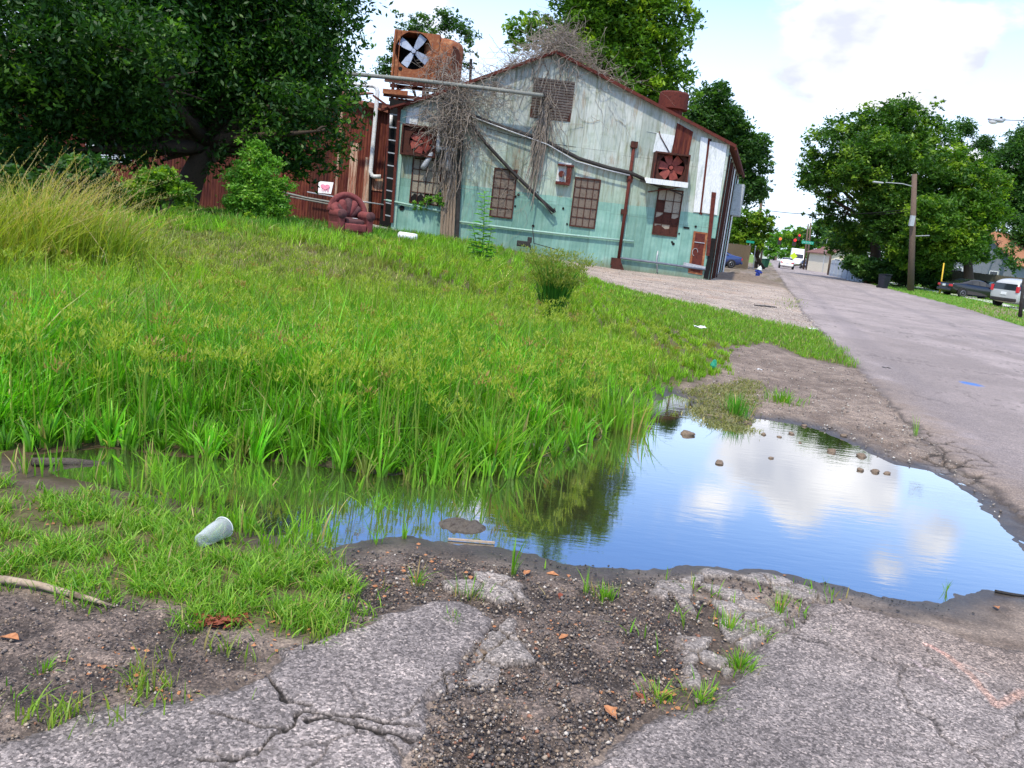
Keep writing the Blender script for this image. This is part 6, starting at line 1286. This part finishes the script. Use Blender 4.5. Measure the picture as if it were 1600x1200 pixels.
    for s in (-1, 1):
        mb = MB(); mb.box((bx + (.10 if kind == 'sedan' else .05), s * (.66 if kind == 'sedan' else .78), bz), (.16, .32 if kind == 'sedan' else .16, .16 if kind == 'sedan' else .34)); obj('tail_light', mb, TAIL, T_, world=False, bevel=.02)
        mb = MB(); mb.box((prof[-1][0] - .12, s * .62, .62), (.16, .3, .12)); obj('headlight', mb, LENS, T_, world=False, bevel=.02)
        mb = MB(); mb.box((.85, s * .98, .98), (.16, .12, .12)); obj('mirror', mb, m, T_, world=False, bevel=.03)
    mb = MB(); mb.box((bx + .03, 0, .50), (.12, 1.6, .2)); obj('rear_bumper', mb, m if kind == 'sedan' else DARK, T_, world=False, bevel=.04)
    mb = MB(); mb.box((bx - .01, 0, bz - .02 if kind == 'sedan' else .85), (.03, .32, .15)); obj('number_plate', mb, CLOTHW, T_, world=False)
    return T_
RA = math.atan2(.963, .27)       # heading up the street
def gz(px, py): p = Z(px, py, .05); return Vector((p.x, p.y, Hs(p.x, p.y)))
# far side of the street
c = D(1520, 450, 63.5); car('black sedan parked across the street beside the yellow post', (c.x, 63.5, .08), R(8) + 0, CARK, group='vehicles parked on the far side of the street')
c = D(1553, 450, 67.5); car('dark green car parked behind the black sedan', (c.x, 67.5, .08), R(5), CARG, group='vehicles parked on the far side of the street')
c = D(1618, 455, 49.0); car('silver sport utility vehicle cut by the right photo edge', (c.x, 49.5, .08), R(25), CARS, 'suv', group='vehicles parked on the far side of the street', cat='suv')
yy = 71; c = D(1156, 405, yy); car('blue sedan with its front hidden behind the mint building', (c.x - 2.3, yy, .05), R(180 + 6), CARB)
c = Z(1229, 414, 0); yy = 112; sc_ = D(1229, 412, yy); car('white car driving away along the street', (sc_.x, yy, .03), RA, CARW, name='white_car')
# box truck behind it
yy = 150; c = D(1245, 405, yy); TK = thing('box_truck', 'white box truck standing at the far signal', 'truck', (c.x, yy, 0), RA)
mb = MB(); mb.box((.8, 0, 2.0), (4.6, 2.3, 2.5)); obj('cargo_box', mb, CARW, TK, world=False, bevel=.04)
mb = MB(); mb.prism([(-3.6, -1.05, .6), (-1.6, -1.05, .6), (-1.6, -1.05, 2.4), (-2.6, -1.05, 2.4), (-3.1, -1.05, 1.6), (-3.6, -1.05, 1.4)], (0, 2.1, 0)); cb = obj('cab', mb, CARW, TK, world=False, bevel=.05)
mb = MB(); mb.add([(-3.12, -.9, 1.62), (-3.12, .9, 1.62), (-2.66, .9, 2.3), (-2.66, -.9, 2.3)], [(0, 1, 2, 3)]); mb.v = [(x - .04, y, z + .02) for x, y, z in mb.v]; obj('windscreen', mb, GLASS, cb, world=False)
for x in (-2.7, 2.0):
    for s in (-1, 1): mb = MB(); mb.lathe([(0, -.14), (.42, -.14), (.42, .14), (0, .14)], (x, s * .95, .42), 18, 'y'); obj('wheel', mb, RUBBER, TK, world=False)
for a, lb, m_ in ((1256, 'dark parked car left of the far pole', CARD), (1266, 'grey blue parked car right of the far pole', CARS), (1277, 'silver parked car beside the bright shrub tree', CARD)):
    yy = 135 if a < 1270 else 128; c = D(a, 410, yy); car(lb, (c.x + .5, yy, .05), RA + math.pi, m_, group='distant cars parked along the far kerb')
# ------------------------------------------------------------------ street furniture
HYD = PT(1181, 437); HY = thing('fire_hydrant', 'blue fire hydrant with white top leaning by the street', 'hydrant', HYD); HY.rotation_euler = (R(-4), R(11), 0)
mb = MB(); mb.lathe([(.17, 0), (.17, .04), (.11, .05), (.105, .28), (.14, .29), (.14, .33), (.115, .34), (.12, .56), (.0, .57)], (0, 0, 0), 18); obj('barrel', mb, HYB, HY, world=False, smooth=False)
mb = MB(); mb.lathe([(.155, .56), (.155, .60), (.13, .62), (.11, .70), (.06, .76), (.03, .77), (.03, .82), (0, .82)], (0, 0, 0), 18); obj('bonnet', mb, HYW, HY, world=False)
for v in ((1, 0), (-1, 0), (0, -1)): mb = MB(); mb.tube([Vector((v[0] * .08, v[1] * .08, .46)), Vector((v[0] * .2, v[1] * .2, .46))], .06 if v[1] == 0 else .08, 10); obj('outlet_cap', mb, HYB, HY, world=False)
def wheelie(label, px, py, m, y=None, h=1.05):
    c = PT(px, py) if y is None else D(px, py, y); T_ = thing('wheeled_bin', label, 'bin', (c.x, c.y, Hs(c.x, c.y) if y is None else .05), R(20)); mb = MB()
    vs = [(x * .24, y_ * .26, .06) for x, y_ in ((-1, -1), (1, -1), (1, 1), (-1, 1))] + [(x * .30, y_ * .36, h * .9) for x, y_ in ((-1, -1), (1, -1), (1, 1), (-1, 1))]; mb.add(vs, [(3, 2, 1, 0), (4, 5, 6, 7), (0, 1, 5, 4), (1, 2, 6, 5), (2, 3, 7, 6), (3, 0, 4, 7)]); obj('body', mb, m, T_, world=False, bevel=.03)
    mb = MB(); mb.box((0, -.02, h * .93), (.66, .80, .07), Matrix.Rotation(R(-5), 3, 'X')); l = obj('lid', mb, m, T_, world=False, bevel=.03); mb = MB(); mb.bar((-.25, .42, h * .9), (.25, .42, h * .9), .04); obj('handle', mb, m, l, world=False)
    for s in (-1, 1): mb = MB(); mb.lathe([(0, -.03), (.12, -.03), (.12, .03), (0, .03)], (s * .28, .26, .12), 14, 'x'); obj('wheel', mb, RUBBER, T_, world=False)
    return T_
wheelie('dark green wheeled bin behind the blue sedan', 1162, 412, BING); wheelie('small green wheeled bin beyond the hydrant at the kerb', 1197, 404, BING, 95); wheelie('black wheeled bin on the far side of the street', 1379, 451, BINK, h=1.15)
def upole(label, pb, pt_, y, r_=.15, arms=(), ty='utility_pole', m=None):
    a = D(pb[0], pb[1], y); a.z = -.1; b = D(pt_[0], pt_[1], y); T_ = thing(ty, label, 'pole', (a.x, y, 0)); mb = MB(); mb.tube([a, a.lerp(b, .5), b], [r_, r_ * .85, r_ * .7], 12); obj('post', mb, m or POLEW, T_, smooth=True); return T_, a, b
PT1, a1, b1 = upole('brown wooden utility pole in front of the bright street tree', (1423, 455), (1429, 272), 67, .26)
mb = MB(); mb.box(D(1425, 345, 66.6), (.3, .3, .8)); obj('grey_can', mb, GALV, PT1); mb = MB(); mb.tube([D(1428, 369, 67), D(1452, 368, 66)], .04, 6); obj('side_arm', mb, GALV, PT1)
mb = MB(); mb.tube([D(1428, 292, 67), D(1410, 287, 66.8), D(1384, 285, 66.6)], .035, 6); ar = obj('lamp_arm', mb, GALV, PT1); mb = MB(); mb.box(D(1372, 285, 66.5), (.8, .28, .13)); obj('lamp_head', mb, GALV, ar, bevel=.06)
PT2, a2, b2 = upole('dark utility pole beside the bright bush tree on the left kerb', (1183, 408), (1190, 306), 88, .2)
mb = MB(); mb.box(D(1184, 395, 87.6), (.35, .2, 1.8)); obj('pale_marker', mb, CONC, PT2)
upole('second thin pole just right of the left kerb pole', (1190, 402), (1199, 326), 105, .13); upole('far utility pole left of the white box truck', (1257, 412), (1263, 350), 128, .15); upole('far utility pole between the parked dark cars', (1262, 414), (1267, 348), 126, .16)
upole('short dark pole beside the cream house', (1295, 424), (1301, 376), 100, .15)
upole('thin yellow post behind the black sedan', (1473, 438), (1475, 411), 64, .06, ty='yellow_post', m=YEL); upole('thick dark post at the right photo edge', (1594, 497), (1600, 436), 38, .09, ty='short_post', m=DARK)
# wires
mb = MB()
def wire(p, q, sag, r_=.02): mb.tube([p.lerp(q, t) - Vector((0, 0, sag * 4 * t * (1 - t))) for t in [i / 12 for i in range(13)]], r_, 5)
wire(D(1188, 327, 88), D(1428, 326, 67), .5, .03); solo('overhead_wire', mb, BLACK, 'upper of the two dark wires crossing above the street', 'wire'); mb = MB()
wire(D(1428, 328, 67), D(1330, 330, 80), .3, .03); solo('overhead_wire', mb, BLACK, 'lower wire joining the brown pole from behind the tree', 'wire')
mb = MB(); wire(D(1195, 368, 120), D(1310, 381, 120), .2, .03); solo('signal_wire', mb, BLACK, 'span wire carrying the signals and the green sign', 'wire')
# street lamp leaning in from the right
yL = 37.0; LP = thing('street_lamp', 'grey cobra head street lamp reaching in at the upper right', 'street lamp', (D(1660, 500, yL).x, yL, 0)); mb = MB(); bb = D(1660, 500, yL); bb.z = 0; tt = D(1668, 190, yL); mb.tube([bb, tt], [.11, .07], 12); obj('post', mb, GALV, LP, smooth=True)
mb = MB(); mb.tube([tt, D(1640, 188, yL), D(1600, 188, yL), D(1566, 187, yL)], .028, 8); ar = obj('arm', mb, GALV, LP, smooth=True)
h0 = D(1556, 188, yL); mb = MB(); mb.blob(h0, (.36, .15, .085), 2, .0, 16, 10, Matrix.Rotation(.06, 3, 'Y')); mb.tube([D(1570, 187, yL), D(1558, 187.5, yL)], .06, 10); hd = obj('lamp_head', mb, GALV, LP, smooth=True)
mb = MB(); mb.blob(h0 + Vector((-.10, 0, -.06)), (.20, .12, .11), 2, .0, 16, 10); obj('lens', mb, LENS, hd, smooth=True); mb = MB(); mb.box(h0 + Vector((.2, 0, .12)), (.07, .07, .1)); obj('photocell', mb, DARK, hd)
# signals and signs
def signal(label, px, py, y, m, px2=None):
    c = D(px, py, y); T_ = thing('traffic_signal', label, 'traffic light', (c.x, y, c.z - .5)); mb = MB(); mb.box(c + Vector((0, .12, -.15)), (.42, .25, .95)); mb.bar(c + Vector((0, .12, .35)), c + Vector((0, .12, .6)), .06); obj('housing', mb, DARK, T_)
    mb = MB(); mb.lathe([(0, -.06), (.17, -.04), (.19, 0)], (c.x, c.y - .04, c.z + .15), 14, 'y'); obj('red_lens', mb, m, T_); return T_
signal('traffic signal glowing red beside the green street sign', 1242, 377, 112, REDL); signal('small signal glowing orange red left of the main one', 1219, 375, 112, ORL); signal('distant signal glowing red just above the main one', 1249, 369, 150, REDL)
c = D(1262, 379, 111); SG = thing('street_name_sign', 'green street name sign hanging by the red signal', 'sign', (c.x, 111, c.z)); mb = MB(); mb.box(c, (1.55, .04, .38)); obj('panel', mb, SIGNG, SG); mb = MB()
mb = MB(); 
for i in range(7): mb.box(c + Vector((-.6 + i * .2, -.026, 0)), (.035, .006, .14 + .04 * (i % 3))); 
obj('lettering', mb, CLOTHW, SG)
def sign(label, px, pyb, pyt, y, w, h, m, m2=GALV, name='road_sign', dia=False):
    a = D(px, pyb, y); a.z = 0; b = D(px + (pyb - pyt) * .1, pyt, y); T_ = thing(name, label, 'sign', (a.x, y, 0)); mb = MB(); mb.tube([a, b], .035, 8); obj('post', mb, m2, T_); mb = MB(); mb.box(b + Vector((0, -.05, 0)), (w, .02, h), Matrix.Rotation(R(45 if dia else 0), 3, 'Y')); obj('panel', mb, m, T_); return T_
sign('yellow green diamond warning sign in front of the truck', 1239, 410, 400, 120, .75, .75, SIGNY, dia=True); sign('green cross street blade on a thin post by the green bin', 1169, 409, 378, 84, .8, .22, SIGNG); sign('bare pale sign post left of the left kerb pole', 1178, 411, 385, 80, .12, .12, GALV)
sign('lone small street lamp pole above the cream house', 1290, 395, 374, 118, .4, .15, CLOTHW, GALV)
# fences and houses
def fence(label, p, q_, h, m, n, gap=.0, name='board_fence'):
    p = Vector(p); q_ = Vector(q_); T_ = thing(name, label, 'fence', p); mb = MB(); d = (q_ - p) / n; rq = random.Random(n)
    for i in range(n): a = p + d * i; b = p + d * (i + .94); hh = h + rq.uniform(-.03, .03); mb.prism([a, b, b + Vector((0, 0, hh)), a + Vector((0, 0, hh))], (0, .03, 0))
    obj('boards', mb, m, T_); mb = MB()
    for z_ in (.3, h - .3): mb.bar(p + Vector((0, .07, z_)), q_ + Vector((0, .07, z_)), .06, .09)
    obj('rail', mb, m, T_)
    for i in range(0, n + 1, max(3, n // 5)): mb = MB(); mb.bar(p + d * i + Vector((0, .1, 0)), p + d * i + Vector((0, .1, h)), .09); obj('post', mb, m, T_)
def DG(px, y): a = D(px, 420, y); return (a.x, y, .02)
fence('tan wooden fence behind the blue sedan', DG(1128, 78), DG(1168, 76), 2.1, FENCW, 26); fence('pale blue grey board fence along the far kerb', DG(1298, 96), DG(1338, 84), 1.8, FENCG, 34); fence('dark wooden fence behind the black sedan', DG(1482, 78), DG(1625, 70), 2.1, FENCD, 60); fence('short grey fence piece under the broad tree', DG(1326, 82), DG(1352, 78), 1.7, FENCG, 18)
def house(label, c, w, d, h, rh, mw, mr, rz, name='house'):
    T_ = thing(name, label, 'house', c, rz); mb = MB(); mb.prism([(-w / 2, -d / 2, 0), (w / 2, -d / 2, 0), (w / 2, -d / 2, h), (0, -d / 2, h + rh), (-w / 2, -d / 2, h)], (0, d, 0)); obj('wall', mb, mw, T_, world=False)
    mb = MB()
    for s in (-1, 1): mb.prism([(0, -d / 2 - .4, h + rh + .03), (s * (w / 2 + .4), -d / 2 - .4, h - .4 * rh / (w / 2) + .03), (s * (w / 2 + .4), d / 2 + .4, h - .4 * rh / (w / 2) + .03), (0, d / 2 + .4, h + rh + .03)], (0, 0, .12))
    obj('roof', mb, mr, T_, world=False)
    for x in (-w / 4, w / 4): mb = MB(); mb.box((x, -d / 2 - .03, h * .55), (.95, .06, 1.3)); f = obj('window', mb, CLOTHW, T_, world=False); mb = MB(); mb.box((x, -d / 2 - .065, h * .55), (.8, .012, 1.15)); obj('pane', mb, GLASS, f, world=False)
    mb = MB(); mb.box((0, -d / 2 - .04, 1.02), (.95, .06, 2.04)); dd = obj('door', mb, POLEW, T_, world=False); return T_
c = D(1568, 420, 92); house('grey sided house with orange shingle roof behind the dark fence', (c.x, 92, 0), 8, 9, 3.6, 3.0, WALLH, ROOFO, R(-62)); c = D(1304, 410, 122); house('small cream house beyond the pale fence', (c.x, 122, 0), 5, 6, 2.7, 1.0, WALLC, ROOFB, R(8))
c = D(1212, 402, 330); house('distant white house at the left end of the street', (c.x - 2, 330, 0), 10, 9, 3, 1.6, WALLW, WALLH, R(10)); c = D(1220, 402, 300)
mb = MB(); c = PT(1358, 443); mb.blob(c + Vector((0, 0, .25)), (.55, .4, .38), 5, .25, 14, 9); solo('orange_bag', mb, ROOFO, 'orange rubbish bag on the far kerb left of the black bin', 'bag')
# earth heap beyond the building, drain cover, kerbs
mb = MB(); nx_, ny_ = 40, 20; vs = []; fs = []
for j in range(ny_):
    for i in range(nx_):
        u = i / (nx_ - 1) * 2 - 1; v = j / (ny_ - 1) * 2 - 1; x = 11.6 + u * 2.4 + v * .5; y = 45.3 + v * 2.2; e = max(0, 1 - u * u - v * v); nz = float(fbm(np.array([x * 2.5]), np.array([y * 2.5]), 8, 4)[0]); vs.append((x, y, Hs(x, y) - .03 + .34 * e * (.35 + 1.1 * nz)))
for j in range(ny_ - 1):
    for i in range(nx_ - 1): fs.append((j * nx_ + i, j * nx_ + i + 1, (j + 1) * nx_ + i + 1, (j + 1) * nx_ + i))
mb.add(vs, fs); solo('earth_heap', mb, M('brown_earth', [(.13, .10, .07), (.22, .17, .13), (.08, .06, .04)], 3), 'low brown earth heap behind the building corner by the hydrant', 'earth heap', smooth=True)
mb = MB()
for i in range(3): mb.box(PT(1187 + i * 8.5, 478.5 + i * .6, .01), (.30, .16, .03))
solo('drain_grate', mb, DARK, 'dark three slot grate in the gravel drive near the road', 'grate')
